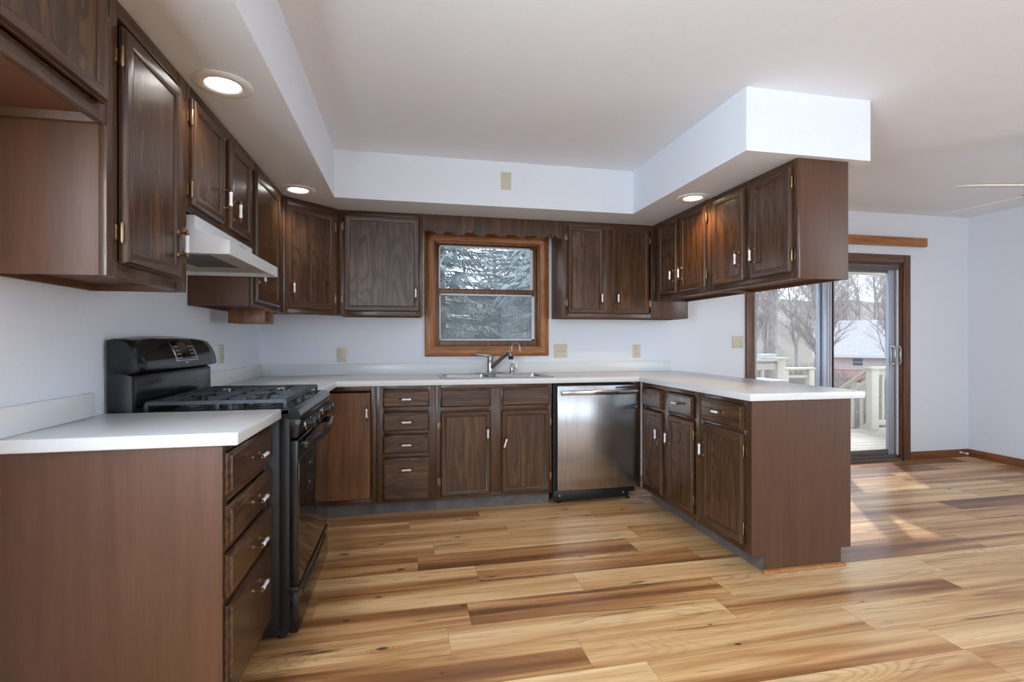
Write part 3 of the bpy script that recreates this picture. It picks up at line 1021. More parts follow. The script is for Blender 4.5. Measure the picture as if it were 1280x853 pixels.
# ------------------------------------------------------------------ sink and taps
r = root('sink', 'double-bowl stainless steel sink set into the counter below the window', 'sink', (1.73, -0.31, CT1))
xs = [1.315, 1.352, 1.700, 1.745, 2.108, 2.148]
ys = [-0.548, -0.510, -0.165, -0.072]
xs = shift(xs, 1.73)
ys = shift(ys, -0.31)
m = MB()
m.cells(xs, ys, lambda i, j: not (j == 1 and i in (1, 3)), 0.0, 0.006, bev=(0.0025, lambda e: True))
m.build('rim', STEEL, r)
for a, b in ((1, 2), (3, 4)):
    X0, X1, Y0, Y1 = xs[a], xs[b], ys[1], ys[2]
    def rr(ins, z, rad=0.05, n=6):
        P = []
        for cx, cy, a0 in ((X1 - ins - rad, Y1 - ins - rad, 0), (X0 + ins + rad, Y1 - ins - rad, 90), (X0 + ins + rad, Y0 + ins + rad, 180), (X1 - ins - rad, Y0 + ins + rad, 270)):
            for k in range(n + 1):
                t = math.radians(a0 + 90 * k / n)
                P.append((cx + rad * math.cos(t), cy + rad * math.sin(t), z))
        return P
    m = MB()
    m.loft([rr(-0.001, 0.0045, 0.012), rr(0.002, 0.0), rr(0.004, -0.10), rr(0.012, -0.15), rr(0.03, -0.165), rr(0.12, -0.17)], cap0=False)
    m.lathe([(0.045, 0.0), (0.04, 0.004), (0.02, 0.003)], ((X0 + X1) / 2, (Y0 + Y1) / 2, -0.17))
    m.build('bowl', STEEL, r)

r = root('faucet', 'single-lever pull-out kitchen faucet with angled spout behind the sink', 'faucet', (1.738, -0.115, CT1 + 0.006))
MB().box(-0.12, 0.12, -0.026, 0.026, 0, 0.008, 0.004).build('base_plate', NICKEL, r)
MB().lathe([(0.030, 0.008), (0.028, 0.014), (0.025, 0.03), (0.024, 0.085), (0.024, 0.09), (0.0225, 0.092), (0.0235, 0.125), (0.021, 0.137), (0.012, 0.143)], n=24).build('body', NICKEL, r)
MB().tube([(0.012, -0.002, 0.118), (-0.01, 0, 0.139), (-0.045, 0.004, 0.146), (-0.085, 0.008, 0.148), (-0.118, 0.01, 0.153)], [0.017, 0.015, 0.009, 0.007, 0.005], 12).build('lever', NICKEL, r)
sp = MB().tube([(0.0, 0, 0.035), (0.02, -0.02, 0.06), (0.06, -0.07, 0.105), (0.095, -0.115, 0.145), (0.112, -0.135, 0.160), (0.125, -0.15, 0.163), (0.134, -0.160, 0.154), (0.137, -0.163, 0.142)],
               [0.0175, 0.0175, 0.0165, 0.0165, 0.020, 0.021, 0.021, 0.0205], 16).build('spout', NICKEL, r)
MB().lathe([(0.0195, 0.143), (0.0195, 0.120), (0.0165, 0.116)], (0.137, -0.163, 0), n=16).build('spray_nozzle', BLACKM, sp)

r = root('water_tap', 'slim gooseneck filtered-water tap beside the main faucet', 'tap', (1.915, -0.115, CT1 + 0.006))
MB().lathe([(0.022, 0), (0.022, 0.004), (0.017, 0.01), (0.016, 0.03), (0.010, 0.07), (0.006, 0.08)], n=18).build('base', NICKEL, r)
pts = [(0, 0, 0.07), (0, 0, 0.215)] + [(0.028 - 0.028 * math.cos(a), -0.02 * (1 - math.cos(a)), 0.215 + 0.028 * math.sin(a)) for a in [k * PI / 8 for k in range(1, 8)]] + [(0.057, -0.041, 0.205), (0.060, -0.043, 0.178)]
MB().tube(pts, [0.0052] * (len(pts) - 2) + [0.006, 0.0062], 10).build('gooseneck', NICKEL, r)
MB().tube([(0.010, 0, 0.04), (0.03, -0.002, 0.042), (0.036, -0.003, 0.045)], [0.008, 0.008, 0.009], 10).tube([(0.036, -0.003, 0.036), (0.037, -0.004, 0.08)], [0.006, 0.005], 8).build('lever', NICKEL, r)

# ------------------------------------------------------------------ dishwasher
r = root('dishwasher', 'stainless steel dishwasher between the sink cabinet and the peninsula', 'dishwasher', (2.452, -0.61, 0))
MB().box(-0.334, 0.303, 0.012, 0.57, 0.06, 0.868).build('tub', DARK, r)
d = MB().box(-0.310, 0.307, -0.026, 0.010, 0.106, 0.858, 0.004).build('door', STEEL, r)
m = MB()
rings = []
m.box(-0.292, 0.296, -0.070, -0.052, 0.796, 0.828, 0.007, seg=3).box(-0.275, -0.245, -0.056, -0.024, 0.803, 0.821, 0.003).box(0.249, 0.279, -0.056, -0.024, 0.803, 0.821, 0.003)
m.build('handle', CHROME, d)
MB().box(0.13, 0.26, -0.0275, -0.025, 0.838, 0.846, 0.001).build('control_strip', DARK, d)
k = MB().box(-0.336, 0.235, -0.006, 0.010, 0.028, 0.100, 0.003)
k.build('toe_panel', BLACKM, r)
f = MB()
for x in (-0.29, 0.20):
    f.lathe([(0.008, -0.006), (0.007, -0.009), (0.002, -0.0095)], (x, 0, 0.065), 'y', 10)
f.build('screw', CHROME, r)
for x in (-0.28, 0.26):
    MB().lathe([(0.016, 0.0), (0.016, 0.01), (0.008, 0.012), (0.008, 0.061)], (x, 0.05, 0)).build('foot', BLACKM, r)

# ------------------------------------------------------------------ gas range (local: x depth from the wall, y along the wall)
RY0, RY1 = -1.984, -1.222
r = root('gas_range', 'black freestanding gas range with cast-iron grates against the left wall', 'range', (0, RY0, 0))
RW = RY1 - RY0
m = MB()
m.box(0.028, 0.632, 0.0, RW, 0.028, 0.886, 0.006)
m.box(0.600, 0.638, -0.001, 0.02, 0.05, 0.88, 0.003)
m.build('body', BLACKM, r)
for x in (0.08, 0.60):
    for y in (0.05, RW - 0.05):
        MB().lathe([(0.018, 0), (0.018, 0.012), (0.01, 0.016), (0.01, 0.03)], (x, y, 0)).build('foot', BLACKM, r)
# cooktop with rounded front lip
m = MB()
m.prism([(0.085, 0.888), (0.672, 0.874), (0.679, 0.882), (0.676, 0.900), (0.664, 0.913), (0.645, 0.918), (0.630, 0.914), (0.60, 0.905), (0.12, 0.905), (0.085, 0.912)], 'y', -0.002, RW + 0.002)
m.box(0.085, 0.64, -0.002, 0.028, 0.89, 0.917, 0.006).box(0.085, 0.64, RW - 0.028, RW + 0.002, 0.89, 0.917, 0.006)
m.build('cooktop', BLACK, r)
# burners
for x, y, rad in ((0.23, 0.19, 0.04), (0.23, RW - 0.19, 0.032), (0.50, 0.19, 0.048), (0.50, RW - 0.19, 0.04)):
    b = MB().lathe([(rad + 0.025, 0.905), (rad + 0.02, 0.911), (rad + 0.004, 0.913), (rad + 0.002, 0.922), (rad, 0.923)], (x, y, 0), n=24).build('burner', IRON, r)
    MB().lathe([(rad + 0.003, 0.923), (rad + 0.003, 0.929), (rad - 0.004, 0.932), (0.005, 0.933)], (x, y, 0), n=24).build('burner_cap', BLACKM, b)
# grates: two halves
for g in range(2):
    y0 = 0.035 + g * (RW / 2 - 0.03)
    y1 = y0 + RW / 2 - 0.042
    x0, x1 = 0.125, 0.615
    m = MB()
    def bar(a, b, wd=0.011, hh=0.014, drop=0.0):
        # a, b: (x, y) ends of a cast bar whose top is at z=.951
        ax, ay = a
        bx, by = b
        d = Vector((bx - ax, by - ay, 0)).normalized()
        nrm = Vector((-d.y, d.x, 0)) * wd / 2
        A, B = Vector((ax, ay, 0)), Vector((bx, by, 0))
        def ring(P, z0, z1):
            return [P - nrm + Vector((0, 0, z0)), P + nrm + Vector((0, 0, z0)), P + nrm * 0.7 + Vector((0, 0, z1)), P - nrm * 0.7 + Vector((0, 0, z1))]
        m.loft([ring(A, 0.951 - hh - drop, 0.951), ring(B, 0.951 - hh, 0.951)], smooth=False)
    # legs rise from the cooktop, bars run on top
    for yy in (y0, y1):
        bar((x0, yy), (x1, yy))
        for xx in (x0, (x0 + x1) / 2, x1):
            m.box(xx - 0.007, xx + 0.007, yy - 0.006, yy + 0.006, 0.9055, 0.945, 0.002)
    for xx in (x0, (x0 + x1) / 2, x1):
        bar((xx, y0), (xx, y1))
    ym = (y0 + y1) / 2
    for cx in ((x0 * 3 + x1) / 4, (x0 + x1 * 3) / 4):
        for k in range(4):
            a = k * PI / 2
            R1 = 0.030
            ex = cx + math.cos(a) * (x1 - x0) / 4
            ey = ym + math.sin(a) * (y1 - y0) / 2
            bar((ex, ey), (cx + math.cos(a) * R1, ym + math.sin(a) * R1), 0.010, 0.018)
        for k in range(4):
            a = k * PI / 2 + PI / 4
            ex, ey = cx + math.copysign((x1 - x0) / 4, math.cos(a)), ym + math.copysign((y1 - y0) / 2, math.sin(a))
            ix, iy = cx + math.cos(a) * 0.075, ym + math.sin(a) * 0.075
            bar((ex, iy), (ix, iy), 0.009, 0.016)
    m.build('grate', IRON, r)
# control panel (sloped) and knobs
m = MB()
m.prism([(0.630, 0.800), (0.668, 0.800), (0.681, 0.872), (0.640, 0.885), (0.630, 0.885)], 'y', 0.0, RW, bev=0.004)
m.build('control_panel', BLACK, r)
for y in (0.115, 0.235, 0.545, 0.650):
    m = MB()
    m.M = Matrix.Translation((0.676, y, 0.838)) @ Matrix.Rotation(math.radians(-10), 4, 'Y')
    m.lathe([(0.026, -0.002), (0.026, 0.004), (0.022, 0.008), (0.020, 0.028), (0.017, 0.033), (0.006, 0.034)], axis='x', n=20)
    m.box(0.006, 0.040, -0.006, 0.006, -0.021, 0.021, 0.003)
    kb = m.build('knob', BLACK, r)
    t = MB()
    t.M = Matrix.Translation((0.676, y, 0.838)) @ Matrix.Rotation(math.radians(-10), 4, 'Y')
    t.lathe([(0.0275, -0.001), (0.0275, 0.003), (0.026, 0.0045)], axis='x', n=20, cap1=False)
    t.build('knob_ring', CHROME, kb)
# oven door
m = MB()
m.box(0.634, 0.668, 0.006, RW - 0.006, 0.212, 0.790, 0.006, seg=3)
od = m.build('oven_door', BLACK, r)
MB().box(0.6675, 0.6705, 0.018, RW - 0.018, 0.222, 0.700, 0.0012).build('door_glass', BGLASS, od)
MB().box(0.6678, 0.6698, 0.016, RW - 0.016, 0.706, 0.709).build('trim_line', CHROME, od)
pts = []
for k in range(13):
    t = k / 12
    pts.append((0.700 + 0.024 * math.sin(PI * t), 0.035 + (RW - 0.07) * t, 0.766))
m = MB()
rings = []
for x, y, z in pts:
    rings.append([(x - 0.008, y, z - 0.016), (x + 0.006, y, z - 0.013), (x + 0.009, y, z + 0.002), (x + 0.004, y, z + 0.014), (x - 0.008, y, z + 0.016)])
m.loft(rings)
m.box(0.664, 0.702, 0.030, 0.062, 0.752, 0.780, 0.005).box(0.664, 0.702, RW - 0.062, RW - 0.030, 0.752, 0.780, 0.005)
m.build('handle', BLACK, od)
# storage drawer
m = MB()
m.box(0.634, 0.667, 0.006, RW - 0.006, 0.030, 0.198, 0.005)
sd = m.build('storage_drawer', BLACK, r)
MB().box(0.6665, 0.6695, 0.014, RW - 0.014, 0.036, 0.192, 0.0012).build('drawer_glass', BGLASS, sd)
MB().prism([(0.669, 0.176), (0.6712, 0.172), (0.6712, 0.150), (0.669, 0.146)], 'y', 0.09, RW - 0.09).build('pull_recess', DARK, sd)
MB().box(0.632, 0.672, -0.002, 0.01, 0.19, 0.214, 0.003).build('hinge_cover', BLACKM, sd)
# backguard: riser plus bulging console with an arched top
m = MB()
m.prism([(0.012, 0.886), (0.085, 0.886), (0.095, 0.915), (0.092, 1.050), (0.06, 1.062), (0.012, 1.062)], 'y', 0.0, RW, bev=0.004)
bgd = m.build('backguard', BLACKM, r)
MB().box(0.093, 0.0965, 0.02, RW - 0.02, 0.925, 1.040, 0.001).build('splash_panel', BLACK, bgd)
def console(t):
    e = (2 * t - 1)
    top = 1.190 + 0.014 * (1 - e * e)
    b = 0.004 * (1 - e * e)
    return [(0.012, 1.060), (0.088, 1.058), (0.116 + b, 1.066), (0.120 + b, 1.078), (0.113 + b, 1.115), (0.098 + b, 1.150), (0.078 + b, top - 0.012), (0.060, top - 0.003), (0.035, top), (0.012, top - 0.006)]
m = MB()
rings = []
for k in range(13):
    t = k / 12
    y = t * RW
    rings.append([(x, y, z) for x, z in console(t)])
# rounded ends: pull the first and last sections in
def shrink(rg, y, s):
    cx = sum(p[0] for p in rg) / len(rg)
    cz = sum(p[2] for p in rg) / len(rg)
    return [(cx + (p[0] - cx) * s, y, cz + (p[2] - cz) * s) for p in rg]
rings = [shrink(rings[0], -0.004, 0.93)] + rings + [shrink(rings[-1], RW + 0.004, 0.93)]
m.loft(rings)
cs = m.build('control_console', BLACK, r)
# display set on the leaning console face
def face_pt(y, u, out):
    t = y / RW
    P = console(t)
    a, b = Vector((P[3][0], P[3][1])), Vector((P[6][0], P[6][1]))
    # curve through points 3..6
    seg = [Vector(P[k]) for k in range(3, 7)]
    f = u * 3
    k = min(2, int(f))
    p = seg[k].lerp(seg[k + 1], f - k)
    d = (seg[3] - seg[0]).normalized()
    nrm = Vector((d.y, -d.x))
    nrm = nrm if nrm.x > 0 else -nrm
    p = p + nrm * out
    return (p.x, y, p.y)
def face_patch(m, y0, y1, u0, u1, out, mi=0, nu=6):
    rows = []
    for k in range(nu + 1):
        u = u0 + (u1 - u0) * k / nu
        rows.append([m.bm.verts.new(face_pt(y0, u, out)), m.bm.verts.new(face_pt(y1, u, out))])
    for a, b in zip(rows, rows[1:]):
        f = m.bm.faces.new((a[0], a[1], b[1], b[0]))
        f.material_index = mi
def face_block(m, y0, y1, u0, u1, out0, out1, mi=0):
    nu = 5
    rings = []
    for k in range(nu + 1):
        u = u0 + (u1 - u0) * k / nu
        rings.append([face_pt(y0, u, out0), face_pt(y1, u, out0), face_pt(y1, u, out1), face_pt(y0, u, out1)])
    m.loft(rings, mi, smooth=False)
m = MB()
dy0, dy1 = 0.305, 0.520
for a, b, u0, u1 in ((dy0, dy1, 0.93, 0.965), (dy0, dy1, 0.14, 0.17), (dy0, dy0 + 0.006, 0.17, 0.93), (dy1 - 0.006, dy1, 0.17, 0.93)):
    face_block(m, a, b, u0, u1, -0.003, 0.003)
m.build('display_frame', CHROME, cs)
m = MB()
face_block(m, dy0 + 0.006, dy1 - 0.006, 0.17, 0.93, -0.003, 0.0018)
m.build('display', BGLASS, cs)
KEY = plain('key_legend', lin(150, 152, 158), 0.5)
LCD = plain('unlit_display', lin(58, 66, 48), 0.3)
m = MB()
for k in range(3):
    for q in range(4):
        face_block(m, dy0 + 0.016 + k * 0.014, dy0 + 0.025 + k * 0.014, 0.24 + q * 0.15, 0.29 + q * 0.15, 0.001, 0.0024)
for k in range(3):
    for q in range(4):
        face_block(m, dy1 - 0.058 + k * 0.015, dy1 - 0.050 + k * 0.015, 0.24 + q * 0.15, 0.29 + q * 0.15, 0.001, 0.0024)
m.build('keypad', KEY, cs)
m = MB()
face_block(m, dy0 + 0.065, dy1 - 0.075, 0.62, 0.86, 0.001, 0.0024)
m.build('clock_window', LCD, cs)
m = MB()
face_block(m, 0.385, 0.412, 0.045, 0.095, -0.002, 0.0012)
m.build('badge', KEY, cs)

# ------------------------------------------------------------------ range hood
r = root('range_hood', 'white under-cabinet range hood above the gas range', 'hood', (0, -1.984, 1.515))
HW = 0.722
m = MB()
# shell: back, top band, flared canopy and lip as a bent sheet with thickness, plus two cheeks
prof = [(0.004, 0.0), (0.004, 0.144), (0.302, 0.144), (0.302, 0.096), (0.424, 0.050), (0.424, 0.0), (0.414, 0.0), (0.414, 0.042), (0.292, 0.086), (0.292, 0.134), (0.014, 0.134), (0.014, 0.0)]
m.prism(prof, 'y', 0.010, HW - 0.010)
cheek = [(0.004, 0.0), (0.004, 0.144), (0.302, 0.144), (0.302, 0.096), (0.424, 0.050), (0.424, 0.0)]
m.prism(cheek, 'y', 0.0, 0.010)
m.prism(cheek, 'y', HW - 0.010, HW)
m.build('shell', HOODW, r)
m = MB()
m.cells([0.014, 0.10, 0.30, 0.414], [0.010, 0.16, HW - 0.16, HW - 0.010], lambda i, j: not (i == 1 and j == 1), 0.018, 0.026)
m.build('underside_pan', HOODG, r)
m = MB()
m.box(0.10, 0.30, 0.16, HW - 0.16, 0.022, 0.030)
m.build('grease_filter', FILTER, r)
m = MB()
m.box(0.300, 0.305, HW - 0.20, HW - 0.17, 0.110, 0.128, 0.001).box(0.300, 0.305, HW - 0.15, HW - 0.12, 0.110, 0.128, 0.001)
m.build('rocker_switch', HOODG, r)

# ------------------------------------------------------------------ recessed ceiling lights in the soffit
LAMPC = make_emit('cool_lamp_glass', (1.0, 0.97, 0.93, 1), 6.0)
LAMPW = make_emit('warm_lamp_glass', (1.0, 0.74, 0.40, 1), 7.0)
for x, y, lab, mat, pw, colr in ((0.428, -2.066, 'recessed light in the soffit above the tall cabinet beside the hood', LAMPC, 5.0, (1.0, 0.93, 0.85)),
                                 (0.425, -0.755, 'recessed light in the soffit near the diagonal corner cabinet', LAMPC, 8.0, (1.0, 0.90, 0.78)),
                                 (2.926, -1.097, 'warm glowing recessed light in the soffit over the peninsula cabinets', LAMPW, 19.0, (1.0, 0.62, 0.28))):
    r = root('recessed_light', lab, 'light', (x, y, ZS), 0, 'recessed soffit lights')
    MB().lathe([(0.100, -0.0003), (0.101, -0.004), (0.096, -0.008), (0.080, -0.010), (0.064, -0.0085), (0.058, -0.004), (0.057, -0.0003)], n=40, cap0=False, cap1=False).build('trim_ring', WHITEP, r)
    MB().lathe([(0.058, -0.0006), (0.058, -0.0028), (0.020, -0.0034), (0.001, -0.0035)], n=32).build('lamp', mat, r)
    MB().tube([(0.03, 0.01, -0.003), (0.03, 0.012, -0.010), (0.045, 0.01, -0.006)], 0.0018, 6).build('bulb_clip', FANE, r)
    l = bpy.data.lights.new('recessed_lamp', 'SPOT')
    l.energy = pw
    l.color = colr
    l.spot_size = math.radians(140)
    l.spot_blend = 0.6
    l.shadow_soft_size = 0.05
    lo_ = bpy.data.objects.new('recessed_lamp', l)
    C.objects.link(lo_)
    lo_.location = (x, y, ZS - 0.02)

# ------------------------------------------------------------------ plates, outlets and switches
def plate(name, label, cat, loc, rz, kind, w=0.071, h=0.114, group=None):
    r = root(name, label, cat, loc, rz, group)
    MB().box(-w / 2, w / 2, -0.006, -0.0003, -h / 2, h / 2, 0.002).build('cover_plate', BEIGE, r)
    if kind == 'outlet':
        for z in (0.021, -0.021):
            m = MB()
            m.lathe([(0.0165, -0.006), (0.0165, -0.0085), (0.015, -0.009)], (0, 0, z), 'y', 18, 0)
            m.box(-0.0075, -0.0050, -0.0094, -0.0088, z + 0.001, z + 0.009, mi=1).box(0.0050, 0.0075, -0.0094, -0.0088, z + 0.001, z + 0.009, mi=1)
            m.lathe([(0.0030, -0.0088), (0.0030, -0.0094)], (0, 0, z - 0.007), 'y', 8, 1)
            m.build('receptacle', [BEIGE, SLOT], r)
    elif kind:
        for k in range(kind):
            x = (k - (kind - 1) / 2) * 0.046
            MB().box(x - 0.005, x + 0.005, -0.0066, -0.0058, -0.012, 0.012, mi=0).prism([(-0.0066, -0.004), (-0.016, 0.004 if k == 0 else -0.010), (-0.0066, 0.006)], 'x', x - 0.004, x + 0.004).build('toggle', [BEIGE], r)
    m = MB()
    for z in ((0.0,) if kind == 'outlet' else (0.03, -0.03)):
        m.lathe([(0.003, -0.006), (0.0025, -0.0072)], (0, 0, z), 'y', 8)
    m.build('screw', BEIGE, r)
    return r


plate('wall_outlet', 'almond duplex outlet on the back wall left of the window', 'outlet', (0.592, -0.0005, 1.073), 0, 'outlet', group='almond wall outlets')
plate('wall_outlet', 'almond duplex outlet on the back wall under the two-door cabinet', 'outlet', (3.055, -0.0005, 1.094), 0, 'outlet', group='almond wall outlets')
plate('light_switch', 'almond double switch plate beside the lower right corner of the window', 'switch', (2.361, -0.0005, 1.097), 0, 2, w=0.117)
plate('light_switch', 'almond double switch plate beside the sliding door trim', 'switch', (4.052, -0.0005, 1.173), 0, 2, w=0.112)
plate('blank_plate', 'blank almond cover plate on the soffit face above the window', 'plate', (1.767, -0.6220, 2.306), 0, 0, w=0.072, h=0.122)
plate('wall_outlet', 'almond outlet on the left wall beyond the range backguard', 'outlet', (0.0005, -0.80, 1.105), L90, 'outlet', group='almond wall outlets')

# door stop on the far baseboard
m = MB()
m.lathe([(0.012, -0.0), (0.012, -0.006), (0.006, -0.010), (0.005, -0.055), (0.012, -0.057), (0.012, -0.070), (0.008, -0.073)], (0, 0, 0), 'y', 14)
tag(m.build('door_stop', VINYL, loc=(6.60, -0.0125, 0.048)), 'small white door stop on the baseboard in the far corner', 'door stop')

# ------------------------------------------------------------------ ceiling fan (two blade tips reach into view)
fan = root('ceiling_fan', 'cream ceiling fan with slim blades hanging over the dining area', 'fan', (4.967, -1.848, ZC))
MB().lathe([(0.07, -0.0005), (0.068, -0.02), (0.03, -0.05), (0.014, -0.055)], n=24, cap0=False).build('canopy', FANE, fan)
MB().lathe([(0.013, -0.05), (0.013, -0.22)], n=12).build('downrod', FANE, fan)
MB().lathe([(0.02, -0.20), (0.09, -0.215), (0.11, -0.24), (0.11, -0.30), (0.085, -0.33), (0.05, -0.345), (0.045, -0.39), (0.01, -0.40)], n=28).build('motor', FANE, fan)
for k in range(5):
    m = MB()
    m.M = Matrix.Rotation(1.662 + k * 2 * PI / 5, 4, 'Z') @ Matrix.Translation((0, 0, -0.335)) @ Matrix.Rotation(math.radians(-13), 4, 'X')
    rings = []
    for t in range(11):
        f = t / 10
        x = 0.17 + 0.495 * f
        hw = 0.050 + 0.018 * min(1, f * 1.5)
        if f > 0.9:
            hw *= math.sqrt(max(0.0, 1 - ((f - 0.9) / 0.1) ** 2 * 0.75))
        rings.append([(x, -hw, -0.003), (x, hw, -0.003), (x, hw, 0.003), (x, -hw, 0.003)])
    m.loft(rings, smooth=False)
    b = m.build('blade', FANW, fan)
    a = MB()
    a.M = m.M
    a.box(0.09, 0.24, -0.018, 0.018, 0.003, 0.009, 0.002).build('blade_iron', FANE, b)

# ------------------------------------------------------------------ outside: ground, deck, rails
ZD = -0.12
def ground_z(x, y):
    z = -1.6 - 0.10 * min(y, 24)
    if y > 26:
        z += (y - 26) * 0.03
    if y > 60:
        z += (y - 60) * 0.21
    z += 0.3 * math.sin(x * 0.23 + 1.3) * math.cos(y * 0.19)
    return z
m = MB()
nx, ny = 60, 60
V = [[None] * (ny + 1) for _ in range(nx + 1)]
for i in range(nx + 1):
    for j in range(ny + 1):
        x = -60 + 220 * i / nx
        y = 0.3 + 130 * (j / ny) ** 1.5
        V[i][j] = m.bm.verts.new((x, y, ground_z(x, y)))
for i in range(nx):
    for j in range(ny):
        f = m.bm.faces.new((V[i][j], V[i + 1][j], V[i + 1][j + 1], V[i][j + 1]))
        f.smooth = True
tag(m.build('ground', GROUND), kind='structure')

m = MB()
y = 0.15
while y < 2.12:
    m.box(3.2, 11.0, y, y + 0.135, ZD - 0.03, ZD, 0.004)
    y += 0.142
m.box(3.2, 11.0, 2.13, 2.17, ZD - 0.22, ZD, 0.004)
for x in (3.4, 6.0, 8.4, 10.8):
    m.box(x - 0.05, x + 0.05, 1.95, 2.05, -2.4, ZD - 0.03)
tag(m.build('deck', DECKW), kind='structure')


def baluster(p, x, y, z0, z1):
    return MB().box(x - 0.016, x + 0.016, y - 0.016, y + 0.016, z0, z1, 0.002).build('baluster', RAILW, p)


# railing left of the stair opening
r = root('deck_railing', 'cream deck railing with a square post seen through the fixed door pane', 'railing', (5.3, 2.08, ZD))
MB().box(0.86, 0.985, -0.05, 0.05, 0, 1.045, 0.006).box(0.83, 1.015, -0.075, 0.075, 1.045, 1.07, 0.006).build('post', RAILW, r)
MB().box(-1.7, -1.58, -0.05, 0.05, 0, 1.045, 0.006).build('post', RAILW, r)
MB().box(-1.58, 0.86, -0.07, 0.07, 1.02, 1.055, 0.004).box(-1.58, 0.86, -0.02, 0.02, 0.90, 0.985, 0.004).box(-1.58, 0.86, -0.02, 0.02, 0.08, 0.16, 0.004).build('rail', RAILW, r)
for k in range(15):
    baluster(r, -1.45 + k * 0.15, 0, 0.16, 0.90)

# lower rail run descending to the yard, beyond the post
r = root('stair_railing', 'low cream railing with two rails stepping down beyond the square deck post', 'railing', (7.2, 3.2, -0.3))
MB().box(0.02, 0.62, -0.06, 0.06, 1.0, 1.035, 0.004).box(0.02, 0.50, -0.02, 0.02, 0.86, 0.90, 0.004).box(0.02, 0.62, -0.02, 0.02, 0.45, 0.49, 0.004).build('rail', RAILW, r)
for x in (0.05, 0.55):
    MB().box(x - 0.05, x + 0.05, -0.05, 0.05, -1.7, 1.0, 0.006).build('post', RAILW, r)

# railing right of the opening with a stair handrail running down
r = root('deck_railing', 'cream deck railing with balusters and a sloping stair handrail by the sliding pane', 'railing', (7.74, 2.08, ZD))
MB().box(0.0, 0.125, -0.05, 0.05, 0, 0.885, 0.006).build('post', RAILW, r)
MB().box(3.0, 3.12, -0.05, 0.05, 0, 0.885, 0.006).build('post', RAILW, r)
MB().box(-0.03, 3.15, -0.07, 0.07, 0.885, 0.92, 0.004).box(0.125, 3.0, -0.02, 0.02, 0.80, 0.872, 0.004).box(0.125, 3.0, -0.02, 0.02, 0.06, 0.13, 0.004).build('rail', RAILW, r)
for k in range(19):
    baluster(r, 0.24 + k * 0.145, 0, 0.13, 0.80)
SLP = -0.69
m = MB()
for z, hw, t in ((0.90, 0.055, 0.035), (0.76, 0.02, 0.07), (0.10, 0.02, 0.07)):
    y0, y1 = 0.05, 1.75
    A = [(0.06 - hw, y0, z - t), (0.06 + hw, y0, z - t), (0.06 + hw, y0, z), (0.06 - hw, y0, z)]
    B = [(a, y1, c_ + SLP * (y1 - y0)) for a, _, c_ in A]
    m.loft([A, B], smooth=False)
m.build('stair_handrail', RAILW, r)
for k in range(10):
    y = 0.18 + k * 0.16
    baluster(r, 0.06, y, 0.08 + SLP * (y - 0.05), 0.74 + SLP * (y - 0.05))
m = MB()
for k in range(6):
    m.box(-1.1, -0.03, 0.10 + k * 0.27, 0.39 + k * 0.27, -0.20 - k * 0.19, -0.165 - k * 0.19, 0.004)
m.box(-0.03, 0.01, 0.09, 1.75, -0.6, -0.35).build('stair_treads', DECKW, r)

# white things on the deck
b = MB().box(-0.10, 0.10, -0.07, 0.07, 0, 0.05, 0.006).box(-0.11, 0.11, -0.08, 0.08, 0.05, 0.062, 0.004)
tag(b.build('white_box', VINYL, loc=(6.02, 2.08, ZD + 1.0565)), 'small white box sitting on the deck railing beside the square post', 'box')
r = root('patio_table', 'low white patio table on the deck just outside the fixed door pane', 'table', (5.02, 0.95, ZD))
MB().box(-0.27, 0.21, -0.2, 0.25, 0.84, 0.865, 0.008).build('table_top', VINYL, r)
for x in (-0.24, 0.18):
    for y in (-0.17, 0.22):
        MB().box(x - 0.02, x + 0.02, y - 0.02, y + 0.02, 0, 0.84, 0.004).build('leg', VINYL, r)

# eave board that crosses the top of the door view
m = MB()
m.prism([(0.16, 2.30), (1.0, 2.06), (1.0, 2.10), (0.16, 2.36)], 'x', 5.6, 9.5)
m.box(5.6, 9.5, 1.0, 1.03, 1.985, 2.11)
tag(m.build('eave', RAILW), kind='structure')

# ------------------------------------------------------------------ neighbouring house
hs = root('house', 'pale neighbouring house with a grey roof and red deck beyond the trees', 'house', (53.5, 46, -6.2), -PI / 4)
MB().box(-4.0, 12, 0, 9, 0, 5.65).build('wall', SIDING, hs)
MB().prism([(-0.9, 5.45), (4.5, 9.7), (9.9, 5.45), (9.9, 5.75), (4.5, 10.0), (-0.9, 5.75)], 'x', -4.6, 13).build('roof', ROOF, hs)
MB().box(-4.6, 13, -0.98, -0.9, 5.42, 5.78).build('fascia', VINYL, hs)
for x0, x1 in ((-0.5, 0.5), (3.3, 4.3)):
    z0, z1 = 4.45, 5.30
    f = MB().box(x0 - 0.12, x1 + 0.12, -0.06, 0, z0 - 0.12, z1 + 0.12).build('window', VINYL, hs)
    MB().box(x0, x1, -0.08, -0.06, z0, (z0 + z1) / 2 - 0.03).box(x0, x1, -0.08, -0.06, (z0 + z1) / 2 + 0.03, z1).build('pane', HGLASS, f)
m = MB()
m.box(-3.9, 1.1, -3, 0, 2.9, 3.1).box(-3.9, 1.1, -3.05, -2.95, 4.0, 4.1)
for k in range(26):
    m.box(-3.88 + k * 0.19, -3.80 + k * 0.19, -3.04, -2.96, 3.1, 4.0)
for x in (-3.8, -1.4, 1.0):
    m.box(x - 0.08, x + 0.08, -3, -2.84, 0, 4.1)
m.build('red_deck', REDW, hs)

